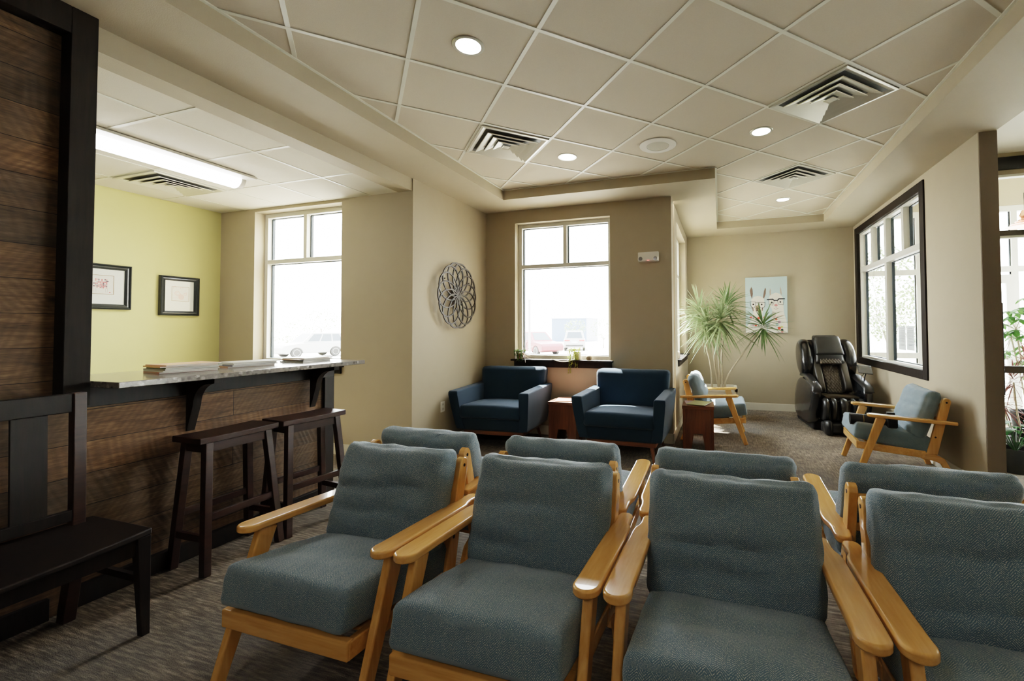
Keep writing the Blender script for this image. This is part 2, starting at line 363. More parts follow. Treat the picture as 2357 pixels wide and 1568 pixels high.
# ------------------------------------------------------------------ windows
def window(name, w, h, frame, mull, barz, gap=.05, glassm=None, deep=.05):
    """local: x across 0..w, z 0..h, frame front face at y=0, depth to y=deep; gasket + glass behind"""
    o = bpy.data.objects.new(name, None); COL.objects.link(o); struct(o)
    m = MB(); m.box(0, frame, 0, deep, 0, h).box(w - frame, w, 0, deep, 0, h).box(frame, w - frame, 0, deep, h - frame, h).box(frame, w - frame, 0, deep, 0, frame)
    m.box(frame, w - frame, 0, deep, barz - gap / 2, barz + gap / 2)
    for x, lo in mull: m.box(x - gap / 2, x + gap / 2, .001, deep, (frame if lo else barz + gap / 2), h - frame)
    m.build('window_frame', M['frame'], o, smooth=0, bevel=.003)
    gk = MB(); xs = [frame] + [x for x, lo in mull] + [w - frame]
    def pane(x0, x1, z0, z1):
        y0, y1 = deep + .001, deep + .03
        gk.box(x0 - .004, x0 + .014, y0, y1, z0, z1).box(x1 - .014, x1 + .004, y0, y1, z0, z1).box(x0, x1, y0, y1, z0 - .004, z0 + .008).box(x0, x1, y0, y1, z1 - .008, z1 + .004)
        return B(x0, x1, deep + .012, deep + .016, z0, z1)
    gl = MB()
    top = [frame] + [v for x, lo in mull for v in (x - gap / 2, x + gap / 2)] + [w - frame]
    for i in range(0, len(top), 2):
        p = pane(top[i], top[i + 1], barz + gap / 2, h - frame); gl.add(p.v, p.f)
    low = [frame] + [v for x, lo in mull if lo for v in (x - gap / 2, x + gap / 2)] + [w - frame]
    for i in range(0, len(low), 2):
        p = pane(low[i], low[i + 1], frame, barz - gap / 2); gl.add(p.v, p.f)
    gk.build('window_gasket', M['gasket'], o, smooth=0)
    gl.build('window_pane', M['glass'], o, smooth=0)
    return o
w1 = window('window_1', 1.297, 1.762, .05, [(.63, 0)], 2.137 - .95, .05); w1.location = (-5.187, 3.78, .95)
w2 = window('window_2', 1.273, 1.763, .05, [(.652, 0)], 2.145 - .94, .05); w2.location = (-2.541, 5.2, .94)
w3 = window('window_3', 1.46, 1.80, .05, [(.73, 0)], 2.145 - .92, .05); w3.location = (-.634, 5.76, .92); w3.rotation_euler = (0, 0, pi / 2)
w4 = window('window_4', 2.14, 1.87, .05, [(.53, 0), (1.03, 1), (1.58, 0)], 2.175 - .87, .07, deep=.06); w4.location = (1.985, 7.36, .87); w4.rotation_euler = (0, 0, -pi / 2)
# dark wood casing of the interior window
m = MB().box(1.944, 1.985, 5.13, 5.232, .80, 2.81).box(1.944, 1.985, 7.345, 7.455, .80, 2.81).box(1.944, 1.985, 5.232, 7.345, 2.715, 2.81).box(1.944, 1.985, 5.232, 7.345, .80, .895)
S('trim_1', m, M['trim_wood'], bevel=.004)
# wooden sills
def sill(name, m): return S(name, m, M['trim_wood'], bevel=.004)
sill('trim_2', MB().box(-2.58, -1.235, 5.045, 5.205, .92, .942).box(-2.545, -1.25, 5.078, 5.1, .845, .92))
sill('trim_3', MB().box(-.64, -.485, 5.74, 7.25, .90, .921).box(-.534, -.514, 5.76, 7.235, .83, .90))
sill('trim_4', MB().box(-5.23, -3.84, 3.60, 3.785, .93, .951).box(-5.19, -3.87, 3.638, 3.66, .86, .93))
# added slabs out of view that keep sun off the navy seats and carpet
S('added_sun_blocker', MB().box(-3.35, -.9, 5.31, 5.80, 3.08, 3.14).box(-1.06, -.884, 5.45, 6.45, 2.73, 2.80), M['ext'])

# ------------------------------------------------------------------ wood feature wall and counter
S('wall_left', MB().box(-3.12, -2.985, -4.2, 1.288, 0, 2.87), M['planks'])
S('trim_5', MB().box(-3.12, -2.905, 1.195, 1.288, .975, 2.87).box(-2.985, -2.905, -4.2, 1.195, 2.74, 2.87).box(-2.985, -2.96, -4.2, 1.195, 0, .10), M['trim_wood'], bevel=.003)
ct = thing('counter_base', 'plank-clad half-height counter base below the speckled stone top', 'counter', (-3.0, 2.0, 0))
def loc(mb, o): return mb.xf(Matrix.Translation(-Vector(o.location)))
loc(B(-3.12, -3.0, 1.289, 2.735, 0, 1.058), ct).build('plank_panel', M['planks'], ct, smooth=0)
loc(MB().box(-3.0, -2.975, 1.289, 2.735, .955, 1.058).box(-3.0, -2.975, 2.655, 2.742, .10, .955).box(-3.0, -2.965, 1.289, 2.742, 0, .10).box(-3.125, -2.975, 2.735, 2.742, 0, 1.058), ct).build('trim_board', M['dark_wood'], ct, smooth=0, bevel=.003)
for y in (1.745, 2.545):
    pf = [(-2.975, 1.058), (-2.74, 1.058), (-2.74, 1.03)]
    for k in range(9):
        a = k / 8 * pi / 2; pf.append((-2.915 + .13 * (1 - sin(a)), .90 + .125 * cos(a) + 0))
    pf += [(-2.968, .745), (-2.975, .745)]
    loc(MB().prism(pf, 1, y - .022, y + .022), ct).build('bracket', M['dark_wood'], ct, smooth=30, bevel=.002)
tag(MB().box(-3.36, -2.70, 1.292, 2.775, 1.06, 1.09).build('countertop', M['granite'], smooth=0, bevel=.004), 'long speckled grey stone bar top with magazines lying on it', 'countertop')

# ------------------------------------------------------------------ lounge chairs
def gridbox(nx, ny, nz):
    """surface grid of [-1,1]^3 as verts+faces"""
    idx = {}; vs = []; fs = []
    def vid(i, j, k):
        key = (i, j, k)
        if key not in idx:
            idx[key] = len(vs); vs.append((2 * i / nx - 1, 2 * j / ny - 1, 2 * k / nz - 1))
        return idx[key]
    for i in range(nx):
        for j in range(ny):
            fs.append((vid(i, j, nz), vid(i + 1, j, nz), vid(i + 1, j + 1, nz), vid(i, j + 1, nz)))
            fs.append((vid(i, j, 0), vid(i, j + 1, 0), vid(i + 1, j + 1, 0), vid(i + 1, j, 0)))
    for i in range(nx):
        for k in range(nz):
            fs.append((vid(i, 0, k), vid(i + 1, 0, k), vid(i + 1, 0, k + 1), vid(i, 0, k + 1)))
            fs.append((vid(i, ny, k), vid(i, ny, k + 1), vid(i + 1, ny, k + 1), vid(i + 1, ny, k)))
    for j in range(ny):
        for k in range(nz):
            fs.append((vid(0, j, k), vid(0, j, k + 1), vid(0, j + 1, k + 1), vid(0, j + 1, k)))
            fs.append((vid(nx, j, k), vid(nx, j + 1, k), vid(nx, j + 1, k + 1), vid(nx, j, k + 1)))
    return vs, fs
def cushion(w, l, t, puff=.03, r=.025, n=(26, 26, 6), seed=0, wr=.0, sag=0.0, creases=(), pinch=.012, bot=.5, horn=0):
    """padded block centred on 0: x width, y length, z thickness"""
    vs, fs = gridbox(*n); out = []; uv = []
    for (a, b, c) in vs:
        # denser toward edges
        a2 = sin(a * pi / 2) * .35 + a * .65; b2 = sin(b * pi / 2) * .35 + b * .65
        x, y, z = a2 * w / 2, b2 * l / 2, c * t / 2
        ix = max(-w / 2 + r, min(w / 2 - r, x)); iy = max(-l / 2 + r, min(l / 2 - r, y)); iz = max(-t / 2 + r, min(t / 2 - r, z))
        d = Vector((x - ix, y - iy, z - iz))
        if d.length > 1e-9:
            # keep outer silhouettes but round the edges
            d = d.normalized() * min(r, d.length if d.length < r else r)
        p = Vector((ix, iy, iz)) + d
        e = max(0, 1 - a2 * a2) ** .6 * max(0, 1 - b2 * b2) ** .6
        p.z += (1 if c > 0 else bot) * c * puff * e
        p.x -= math.copysign(pinch, a2) * (1 - b2 * b2) * abs(a2) ** 6 * (1 - .5 * abs(c)) * -0.4
        q = Vector((a2 * 2.3 + seed * 3.1, b2 * 2.0 - seed * 1.7, seed * .9))
        if c > .3:
            wv = noise.noise(Vector((q.x * .6, q.y * 1.3, q.z))) * wr + noise.noise(Vector((q.x * 1.2, q.y * 2.4, q.z + 4))) * wr * .35
            for (bc, amp, wd, tilt) in creases:
                dd = (b2 - bc - tilt * a2 + .12 * noise.noise(Vector((a2 * 2, seed, bc)))) / wd
                wv -= amp * math.exp(-dd * dd) * (1 - .5 * a2 * a2)
            p.z += wv * min(1, e * 2)
        if abs(a2) > .8 and wr:
            p.x += noise.noise(Vector((b2 * 4, c * 2, seed + 5))) * wr * .6
        if abs(b2) > .85 and wr:
            p.y += noise.noise(Vector((a2 * 3, c * 2, seed + 9))) * wr * .8
        p.z -= sag * (1 - a2 * a2) * (1 - b2 * b2)
        p.y += horn * (abs(a2) ** 5) * (1 if b2 > 0 else 0) * abs(b2)
        out.append(p)
        side_a = abs(a) > .999 and abs(c) < .999
        if abs(c) > .999: uv.append((x, y + (0 if c > 0 else .3)))
        elif abs(a) > .999: uv.append((z * math.copysign(1, a) + math.copysign(w / 2, a), y))
        else: uv.append((x, math.copysign(l / 2, b) + z * math.copysign(-1, b)))
    m = MB(); m.add(out, fs); m.uv = uv
    return m
def fr(p, f, z):  # frame: place cushion with axes
    pass
AX = .327  # arm centre offset
def lounge_chair(label, x, y, rz, seed, group=None, det=True):
    """local: x across, -y = facing direction (front at negative y), f = distance forward of the arm's rear end"""
    t = thing('lounge_chair', label, 'armchair', (x, y, 0), rz, group)
    F = lambda f: -f
    for sx in (-1, 1):
        X = sx * AX
        # armrest outline in plan: blunt rounded front, outer side cut back near the rear
        outer = [(.0, .006), (.008, .022), (.03, .027), (.085, .026), (.115, .030), (.145, .040), (.18, .0435), (.40, .0445), (.595, .044)]
        inner = [(.585, -.042), (.40, -.0425), (.20, -.042), (.03, -.036), (.008, -.030), (.0, -.016)]
        nose = [(.655 - .048 * (1 - cos(a)) * .55 - .0, .044 * cos(pi / 2 - a)) for a in ()]
        nose = [(.612 + .046 * sin(a), .0435 * cos(a)) for a in [pi * k / 10 for k in range(0, 11)]]
        plan = outer + nose + inner
        zt = lambda f: .530 + .036 * f / .66
        vs = [(X + sx * u, F(f), zt(f)) for f, u in plan] + [(X + sx * u, F(f), zt(f) - .029) for f, u in plan]
        n_ = len(plan)
        MB().add(vs, [tuple(range(n_)), tuple(range(n_, 2 * n_))[::-1]] + [(k, (k + 1) % n_, n_ + (k + 1) % n_, n_ + k) for k in range(n_)]).build('armrest', M['oak_y'], t, bevel=.0095, seg=4, smooth=40)
        # front leg, raked forward
        MB().beam((X - sx * .004, F(.548), .530), (X - sx * .004, F(.735), 0), .034, .074, (0, 1, 0), .030, .046).build('leg', M['oak_z'], t, bevel=.008, seg=3)
        # back post
        Xp = sx * .284
        pf = []
        for f, z in ((.215, .235), (.10, .68), (.096, .70), (.082, .717), (.062, .722), (.042, .713), (.032, .695), (.135, .235)): pf.append((F(f), z))
        MB().prism(pf, 0, Xp - .017, Xp + .017).build('back_post', M['oak_z'], t, bevel=.006, seg=3)
        for f, z in ((.066, .685), (.150, .385)):
            MB().tube([(Xp + sx * .0172, F(f), z), (Xp + sx * .0185, F(f), z)], .008, 10).build('screw_plug', M['dark_wood'], bpy.data.objects[t.children[-1].name] if t.children[-1].name.startswith('back_post') else [c for c in t.children if c.name.startswith('back_post')][-1], smooth=0)
        # rear leg sweeping back from the side rail
        pf = [(F(.25), .252), (F(.14), .232), (F(.085), .205), (F(.052), .140), (F(-.004), 0), (F(.046), 0), (F(.085), .105), (F(.115), .160), (F(.16), .180), (F(.25), .190)]
        MB().prism(pf, 0, X - sx * .046 - .0155, X - sx * .046 + .0155).build('leg', M['oak_y'], t, bevel=.007, seg=3)
    # seat frame: side rails and front/rear rails
    m = MB()
    for sx in (-1, 1): m.beam((sx * (AX - .046), F(.22), .228), (sx * (AX - .046), F(.73), .270), .03, .062)
    m.beam((-.294, F(.722), .271), (.294, F(.722), .271), .03, .066).beam((-.30, F(.235), .225), (.30, F(.235), .225), .028, .05)
    for k in range(4):
        f = .33 + .1 * k; m.beam((-.29, F(f), .243 + (f - .22) * .108), (.29, F(f), .243 + (f - .22) * .108), .05, .012)
    m.build('seat_frame', M['oak_x'], t, bevel=.012, seg=4)
    for f, z in ((.092, .655), (.118, .53)):
        MB().beam((-.27, F(f), z), (.27, F(f), z), .018, .034).build('back_rail', M['oak_x'], t, bevel=.006)
    n = (30, 30, 6) if det else (14, 14, 4)
    r = random.Random(seed)
    cm = cushion(.575, .585, .135, .032, .022, n, seed, .007, 0, [(r.uniform(-.5, .5), .008, .15, r.uniform(-.2, .2))], bot=.1)
    # tilt: front (−y) up. seat centre at f=.485
    a = math.atan2(.10, .56)
    cm.xf(Matrix.Translation((0, F(.458), .346)) @ Matrix.Rotation(-a, 4, 'X')); cm.build('seat_cushion', M['teal'], t, smooth=60)
    cr = [(r.uniform(-.55, -.25), r.uniform(.014, .024), r.uniform(.06, .11), r.uniform(-.1, .1)), (r.uniform(-.05, .3), r.uniform(.012, .022), r.uniform(.05, .10), r.uniform(-.12, .12)), (r.uniform(-.9, -.7), .008, .06, 0)]
    cb = cushion(.592, .44, .110, .048, .048, n, seed + 20, .013, 0, cr, horn=.012, bot=.25)
    # local +z of the cushion = chair front (−y), +y of the cushion = up the back
    tilt = math.atan2(.135, .40)
    R = Matrix(((-1, 0, 0), (0, sin(tilt), -cos(tilt)), (0, cos(tilt), sin(tilt)))).to_4x4()
    cb.xf(Matrix.Translation((r.uniform(-.008, .008), F(.200), .560)) @ R)
    cb.build('back_cushion', M['teal'], t, smooth=60)
    return t
YF, YR = 1.885, 1.905
fl = ['front-row teal tweed lounge chair nearest the dark stools, both arms showing',
      'teal tweed lounge chair of the front row, second from the dark stools',
      'front-row teal lounge chair with creased back, third from the dark stools',
      'front-row teal lounge chair cut off by the right edge of the photo']
for i, xx in enumerate((-1.475, -.722, .027, .777)):
    lounge_chair(fl[i], xx, YF, 0, i + 1, 'front row of lounge chairs facing the camera')
rl = ['rear-row teal chair seen from behind, in front of the left navy armchair',
      'rear-row teal chair seen from behind, in front of the right navy armchair',
      'rear-row teal chair with a dented cushion top, before the open carpet',
      'rear-row teal chair seen from behind, nearest the brown wall end']
for i, xx in enumerate((-1.555, -.765, -.002, .77)):
    lounge_chair(rl[i], xx, YR, pi, i + 11, 'rear row of lounge chairs facing the windows')
lounge_chair('light teal lounge chair beside the potted dracaena, facing the massage chair', -.47, 5.61, pi / 2, 21)
lounge_chair('teal lounge chair in front of the massage chair with a camera on its seat', 1.915, 4.77, -pi / 2 - .06, 22)
# ------------------------------------------------------------------ navy armchairs
def navy_chair(label, x, y, rz):
    """local: x across, front at -y; origin centre floor; back reaches y=+.40"""
    t = thing('navy_armchair', label, 'armchair', (x, y, 0), rz, 'navy armchairs under the window')
    W = .47
    # boat-shaped arms: flare outward at the top, front raked
    for sx in (-1, 1):
        rings = []
        for z, y0, y1, xo, xi in ((.205, -.325, .30, .425, .32), (.26, -.345, .325, .438, .333), (.45, -.39, .355, .463, .353), (.60, -.42, .37, .480, .365), (.632, -.42, .372, .479, .367), (.642, -.410, .365, .470, .376)):
            if z > .5: pass
            rings.append([(sx * xo, y0, z), (sx * xi, y0, z), (sx * xi, y1, z + (.02 if z > .5 else 0)), (sx * xo, y1, z + (.02 if z > .5 else 0))])
        MB().loft(rings).build('armrest', M['navy'], t, bevel=.014, seg=3, smooth=50)
    # body apron
    rings = [[(-w, y0, z), (w, y0, z), (w, y1, z), (-w, y1, z)] for z, w, y0, y1 in ((.19, .37, -.30, .29), (.22, .385, -.325, .31), (.34, .40, -.355, .33))]
    MB().loft(rings).build('apron', M['navy'], t, bevel=.012, seg=3, smooth=50)
    # back: raked, rounded, slightly domed, with buttons
    vs, fs = gridbox(28, 14, 4); out = []
    tilt = .16
    bpts = [(-.19, .05), (0, .05), (.19, .05)]
    for a, b, c in vs:
        x_ = a * (.405 + .018 * b) ; z_ = b * .27; th = .075
        r = .05
        ix = max(-.405 + r, min(.405 - r, a * .405)); iz = max(-.27 + r, min(.27 - r, z_))
        d = Vector((a * .405 - ix, z_ - iz)); d = d.normalized() * min(r, d.length) if d.length > 1e-6 else d
        x_, z_ = (ix + d.x) * (1 + .045 * b), iz + d.y
        e = (1 - a * a) ** .5 * (1 - b * b) ** .5 if abs(a) < 1 and abs(b) < 1 else 0
        yy = -c * (th + .022 * e) if c > 0 else -c * th
        ed = max(abs(a), abs(b))
        if ed > .93: yy *= 1 - (ed - .93) * 3.0
        if c > .5:
            for bx, bz in bpts:
                dd = ((x_ - bx) ** 2 + (z_ - bz) ** 2) ** .5
                yy += .014 * math.exp(-(dd / .028) ** 2)
        out.append((x_, .285 + z_ * math.tan(tilt) + yy, .59 + z_))
    bk = MB().add(out, fs).build('backrest', M['navy'], t, smooth=60)
    for bx, bz in bpts:
        MB().lathe([(.001, -.004), (.011, -.002), (.012, .002), (.001, .006)], 12).xf(Matrix.Translation((bx, .285 + bz * math.tan(tilt) - .079, .59 + bz)) @ Matrix.Rotation(pi / 2, 4, 'X')).build('button', M['navy'], bk)
    sc = cushion(.735, .66, .14, .03, .03, (20, 20, 5), int(x * 10), .004, 0, (), bot=.1)
    sc.xf(Matrix.Translation((0, -.055, .395)) @ Matrix.Rotation(-.04, 4, 'X')); sc.uv = None
    sc.build('seat_cushion', M['navy'], t, smooth=60)
    m = MB()
    for yy in (-.26, .27): m.box(-.36, .36, yy - .025, yy + .025, .145, .19)
    for xx in (-.335, .335): m.box(xx - .025, xx + .025, -.235, .245, .1451, .19)
    m.build('base_frame', M['rustic_x'], t, bevel=.004)
    for sx in (-1, 1):
        for yy, sy in ((-.25, -1), (.27, 1)):
            MB().tube([(sx * .315, yy, .15), (sx * .345, yy + sy * .05, 0)], [.022, .013], 12).build('leg', M['rustic_z'], t)
    return t
navy_chair('dark navy armchair in the corner beside the round wall art', -2.455, 4.63, .05)
navy_chair('dark navy armchair with sunlit back, between the two red wood side tables', -.975, 4.62, -.03)

# ------------------------------------------------------------------ side tables, magazines
def side_table(label, x, y, rz, w=.30, d=.36, h=.485):
    t = thing('side_table', label, 'side table', (x, y, 0), rz, 'red wood side tables')
    B(-w / 2, w / 2, -d / 2, d / 2, h - .035, h).build('tabletop', M['rustic_x'], t, bevel=.003)
    for sx in (-1, 1):
        x0 = sx * (w / 2 - .006); x1 = x0 - sx * .03
        MB().prism([(-d / 2 + .004, 0), (-d / 2 + .115, 0), (-d / 2 + .14, .17), (d / 2 - .14, .17), (d / 2 - .115, 0), (d / 2 - .004, 0), (d / 2 - .004, h - .035), (-d / 2 + .004, h - .035)], 0, min(x0, x1), max(x0, x1)).build('leg_panel', M['rustic_z'], t, bevel=.002, smooth=0)
    for sy in (-1, 1):
        y0 = sy * (d / 2 - .008); y1 = y0 - sy * .025; a = w / 2 - .037
        MB().prism([(-a, 0), (-a + .055, 0), (-a + .085, .19), (a - .085, .19), (a - .055, 0), (a, 0), (a, h - .035), (-a, h - .035)], 1, min(y0, y1), max(y0, y1)).build('front_panel', M['rustic_z'], t, bevel=.002, smooth=0)
    return t
side_table('red wood side table between the two navy armchairs', -1.72, 4.80, 0, .34, .36, .50)
side_table('red wood side table with an open magazine, beside the plant-side lounge chair', -.247, 5.02, .03, .335, .36, .49)
mags = [0]
def magazine(label, x, y, z, rz, w, d, h, col, group, col2=(.8, .78, .72), bend=.0):
    h *= 1.55
    t = thing('magazine', label, 'magazine', (x, y, z), rz, group)
    mags[0] += 1
    m = MB(); n = 6
    def slab(z0, z1, e):
        rings = []
        for k in range(n + 1):
            u = -w / 2 + w * k / n; b = bend * ((k / n) ** 2)
            rings.append([(u, -d / 2 + e, z0 + b), (u, d / 2 - e, z0 + b), (u, d / 2 - e, z1 + b), (u, -d / 2 + e, z1 + b)])
        return MB().loft(rings)
    slab(.0006, h - .0006, .002).build('pages', M['paper'], t, smooth=0)
    c = flat('magazine_cover_%s' % mags[0], col, .3)
    cov = slab(h - .0006, h, 0); lo = slab(0, .0006, 0); cov.add(lo.v, lo.f); cov.box(-w / 2 - .0006, -w / 2, -d / 2, d / 2, 0, h)
    cov.build('cover', c, t, smooth=0)
    return t
def stack(cx, cy, z, items, group, labels):
    for (dx, dy, rz, w, d, h, col), lb in zip(items, labels):
        magazine(lb, cx + dx, cy + dy, z, rz, w, d, h, col, group); z += h * 1.55 + .0004
    return z
ZC = 1.0905
stack(-3.055, 1.745, ZC, [(.0, .0, 1.40, .27, .21, .006, (.25, .04, .05)), (.01, .0, 1.47, .27, .21, .004, (.60, .58, .52)), (-.01, .01, 1.55, .27, .2, .005, (.55, .53, .5)), (.0, .02, 1.48, .275, .205, .005, (.05, .16, .07)), (.0, .0, 1.42, .27, .21, .005, (.62, .26, .10)), (.01, .01, 1.5, .27, .21, .004, (.72, .42, .28))],
      'magazine pile nearest the dark post', ['dark red magazine at the bottom of the nearest counter pile', 'pale magazine second from the bottom of the nearest counter pile', 'grey magazine in the middle of the nearest counter pile', 'green magazine under the orange ones in the nearest counter pile', 'orange magazine just below the top of the nearest counter pile', 'salmon-coloured magazine on top of the nearest counter pile'])
stack(-3.075, 2.12, ZC, [(0, 0, 1.35, .27, .2, .005, (.35, .12, .08)), (.01, .01, 1.42, .27, .2, .005, (.08, .09, .16)), (0, .01, 1.5, .27, .2, .005, (.45, .45, .42)), (0, .03, 1.4, .28, .2, .004, (.62, .60, .56))],
      'middle magazine pile', ['brown-red magazine at the bottom of the middle counter pile', 'dark blue magazine second from the bottom of the middle counter pile', 'grey magazine second from the top of the middle counter pile', 'pale grey magazine on top of the middle counter pile'])
magazine('dark booklet lying behind the middle counter pile', -3.26, 2.30, ZC, 1.5, .14, .10, .004, (.02, .02, .025), None)
stack(-3.06, 2.56, ZC, [(0, 0, 1.7, .27, .2, .006, (.42, .42, .38)), (.0, .02, 1.62, .27, .2, .004, (.12, .12, .16)), (.01, .0, 1.5, .27, .2, .004, (.5, .3, .2)), (0, .02, 1.66, .27, .2, .005, (.70, .66, .52))],
      'far magazine pile', ['grey-green magazine at the bottom of the counter pile by the window', 'dark magazine second from the bottom of the counter pile by the window', 'tan magazine second from the top of the counter pile by the window', 'cream magazine on top of the counter pile by the window'])
magazine('magazine with a pink cover lying on the table between the navy armchairs', -1.73, 4.80, .5004, .2, .22, .28, .006, (.68, .34, .28), None)
magazine('purple-grey magazine under the green one on the side table by the plant', -.285, 5.03, .4904, 1.75, .27, .2, .004, (.30, .22, .32), None)
magazine('green magazine on top, on the side table by the plant', -.235, 4.995, .4970, 1.3, .27, .2, .004, (.34, .36, .16), None)

# ------------------------------------------------------------------ stools and bench
def stool(label, x, y, rz):
    t = thing('bar_stool', label, 'bar stool', (x, y, 0), rz, 'dark wooden stools at the counter')
    hw, hl, H = .115, .222, .737
    rings = []
    for k in range(13):
        u = -1 + 2 * k / 12; z = H + .004 * (u * u)
        rings.append([(-hw, hl * u, z - .034), (hw, hl * u, z - .034), (hw, hl * u, z), (-hw, hl * u, z)])
    MB().loft(rings).build('seat', M['stool_wood'], t, bevel=.005, smooth=50)
    top = lambda sx, sy: Vector((sx * .082, sy * .165, H - .03)); ft = lambda sx, sy: Vector((.150 if sx > 0 else -.118, sy * .208, 0))
    for sx in (-1, 1):
        for sy in (-1, 1):
            MB().beam(top(sx, sy), ft(sx, sy), .038, .042, (1, 0, 0)).build('leg', M['stool_wood'], t, bevel=.003)
    def at(sx, sy, z): return top(sx, sy).lerp(ft(sx, sy), (H - .03 - z) / (H - .03))
    for sx in (-1, 1): MB().beam(at(sx, -1, .30), at(sx, 1, .30), .022, .04).build('stretcher', M['stool_wood'], t, bevel=.003)
    for sy in (-1, 1): MB().beam(at(-1, sy, .19), at(1, sy, .19), .022, .038).build('stretcher', M['stool_wood'], t, bevel=.003)
    m = MB()
    for sx in (-1, 1): m.beam(at(sx, -1, .675), at(sx, 1, .675), .02, .05)
    for sy in (-1, 1): m.beam(at(-1, sy, .675), at(1, sy, .675), .02, .05)
    m.build('apron', M['stool_wood'], t)
    return t
stool('dark wooden saddle stool at the counter, the one nearer the slat-back bench', -2.825, 1.86, 0)
stool('dark wooden saddle stool at the counter, the one nearer the window', -2.785, 2.335, -.12)
bt = thing('wooden_bench', 'very dark slat-back wooden bench against the plank wall', 'bench', (-2.645, .735, 0))
yb0, yb1 = .10 - .72, 1.275 - .72
m = MB(); rings = []
for k in range(17):
    u = k / 16; yy = yb0 + (yb1 - yb0) * u; xf = .215 + .055 * sin(pi * u) ** .8 - .0; dz = -.010 * sin(pi * u)
    rings.append([(-.215, yy, .425), (xf, yy, .425), (xf, yy, .455 + dz), (-.215, yy, .455)])
m.loft(rings).build('seat', M['dark_wood'], bt, bevel=.008, seg=3)
for yy in (yb1 - .03, yb0 + .03):
    MB().beam((.195, yy, .425), (.215, yy + (.005 if yy > 0 else -.005), 0), .048, .048, (0, 1, 0), .03, .03).build('leg', M['dark_wood'], bt, bevel=.003)
for yy in (yb1 - .075, yb0 + .075):
    pf = [(-.21, 1.05), (-.165, 1.05), (-.15, .46), (-.145, .40), (-.165, .22), (-.205, .02), (-.21, 0), (-.265, 0), (-.255, .06), (-.215, .25), (-.195, .42)]
    MB().prism(pf, 1, yy - .022, yy + .022).build('leg', M['stool_wood'], bt, bevel=.004)
MB().beam((-.185, yb0 + .03, 1.005), (-.185, yb1 - .098, 1.005), .028, .085).build('top_rail', M['dark_wood'], bt, bevel=.004)
MB().beam((-.165, yb0 + .03, .50), (-.165, yb1 - .098, .50), .026, .05).build('lower_rail', M['dark_wood'], bt, bevel=.004)
yy = yb1 - .098 - .075
for wd in (.105, .03, .105, .03, .105, .03):
    MB().beam((-.163, yy - wd / 2, .48), (-.182, yy - wd / 2, .97), .014, wd, (0, 1, 0)).build('back_slat', M['dark_wood'], bt)
    yy -= wd + .052
MB().beam((.195, yb0 + .03, .385), (.195, yb1 - .03, .385), .022, .07).build('apron', M['dark_wood'], bt)
for yy in (yb1 - .04, yb0 + .04): MB().beam((.20, yy, .25), (-.18, yy, .25), .018, .03).build('stretcher', M['dark_wood'], bt)

# ------------------------------------------------------------------ massage chair
mc = thing('massage_chair', 'large black leather massage chair in the far corner under the inside window', 'massage chair', (1.395, 6.62, 0), .10)
mc.scale = (.83, 1, 1)
for sx in (-1, 1):
    # side shell: outline in side view (y forward is negative)
    out = [(-.30, .06), (-.40, .16), (-.47, .36), (-.50, .52), (-.47, .565), (-.36, .60), (-.12, .66), (.12, .66), (.28, .58), (.40, .38), (.42, .16), (.34, .05)]
    rings = []
    for xx, s in ((.275, .96), (.30, .99), (.36, 1.0), (.405, .98), (.43, .92)):
        rings.append([(sx * xx, -.05 + (p[0] + .05) * s, .33 + (p[1] - .33) * s) for p in out])
    MB().loft(rings).build('side_panel', M['black_gloss'], mc, smooth=50, sub=1)
    rings = []
    for yy, z in ((-.50, .545), (-.46, .588), (-.34, .628), (-.12, .688), (.08, .69)):
        rings.append([(sx * .285, yy, z - .02), (sx * .42, yy, z - .02), (sx * .415, yy, z + .005), (sx * .40, yy, z + .018), (sx * .31, yy, z + .018), (sx * .29, yy, z + .005)])
    MB().loft(rings).build('armrest', M['black_leather'], mc, smooth=60)
    # shoulder wing
    rings = []
    for xx, s in ((.20, .80), (.26, 1.0), (.345, 1.02), (.40, .9), (.415, .66)):
        rings.append([(sx * xx, .15 + s * .19 * cos(a) + .10 * s * sin(a), .905 + s * .265 * sin(a) - .03 * s * cos(a)) for a in [2 * pi * k / 20 for k in range(20)]])
    MB().loft(rings).build('shoulder_wing', M['black_gloss'], mc, smooth=60, sub=1)
MB().box(-.36, .36, -.28, .46, .0, .14).build('base', M['black_matte'], mc, bevel=.04, seg=3)
def slabpad(name, w0, w1, p0, p1, th, mat, bulge=.03, quilt=0, parent=mc, dep=(18, 18, 3), qs=.055):
    """padded panel running from point p0 to p1 in the y-z plane"""
    vs, fs = gridbox(*dep); out = []
    d = Vector((0, p1[0] - p0[0], p1[1] - p0[1])); L = d.length; d.normalize(); nrm = Vector((0, -d.z, d.y))
    if nrm.y > 0: nrm = -nrm
    for a, b, c in vs:
        v = (b + 1) / 2; w = w0 + (w1 - w0) * v
        e = max(0, 1 - abs(a) ** 4) ** .5 * max(0, 1 - abs(b) ** 4) ** .5
        h = c * th / 2 + (bulge * e if c > 0 else 0)
        if quilt and c > .5:
            qx, qy = a * w, v * L
            h -= quilt * e * (1 - min(1, min(abs(((qx + qy) / qs) % 1 - .5), abs(((qx - qy) / qs) % 1 - .5)) / .3)) if False else -0
            k1 = abs(((qx * 1.25 + qy) / qs) % 1 - .5) * 2; k2 = abs(((qx * 1.25 - qy) / qs) % 1 - .5) * 2
            h -= quilt * (max(0, k1 - .55) + max(0, k2 - .55)) * 2.2
        base = Vector((a * w * (1 - .05 * (1 - e)), p0[0], p0[1])) + d * (v * L)
        out.append(base + nrm * h)
    return MB().add(out, fs).build(name, mat, parent, smooth=70)
M['quilt'] = plain('quilted_bronze_leather', (.055, .042, .028), .32, var=.25)
M['bolster'] = plain('bronze_black_leather', (.032, .026, .020), .36, var=.2)
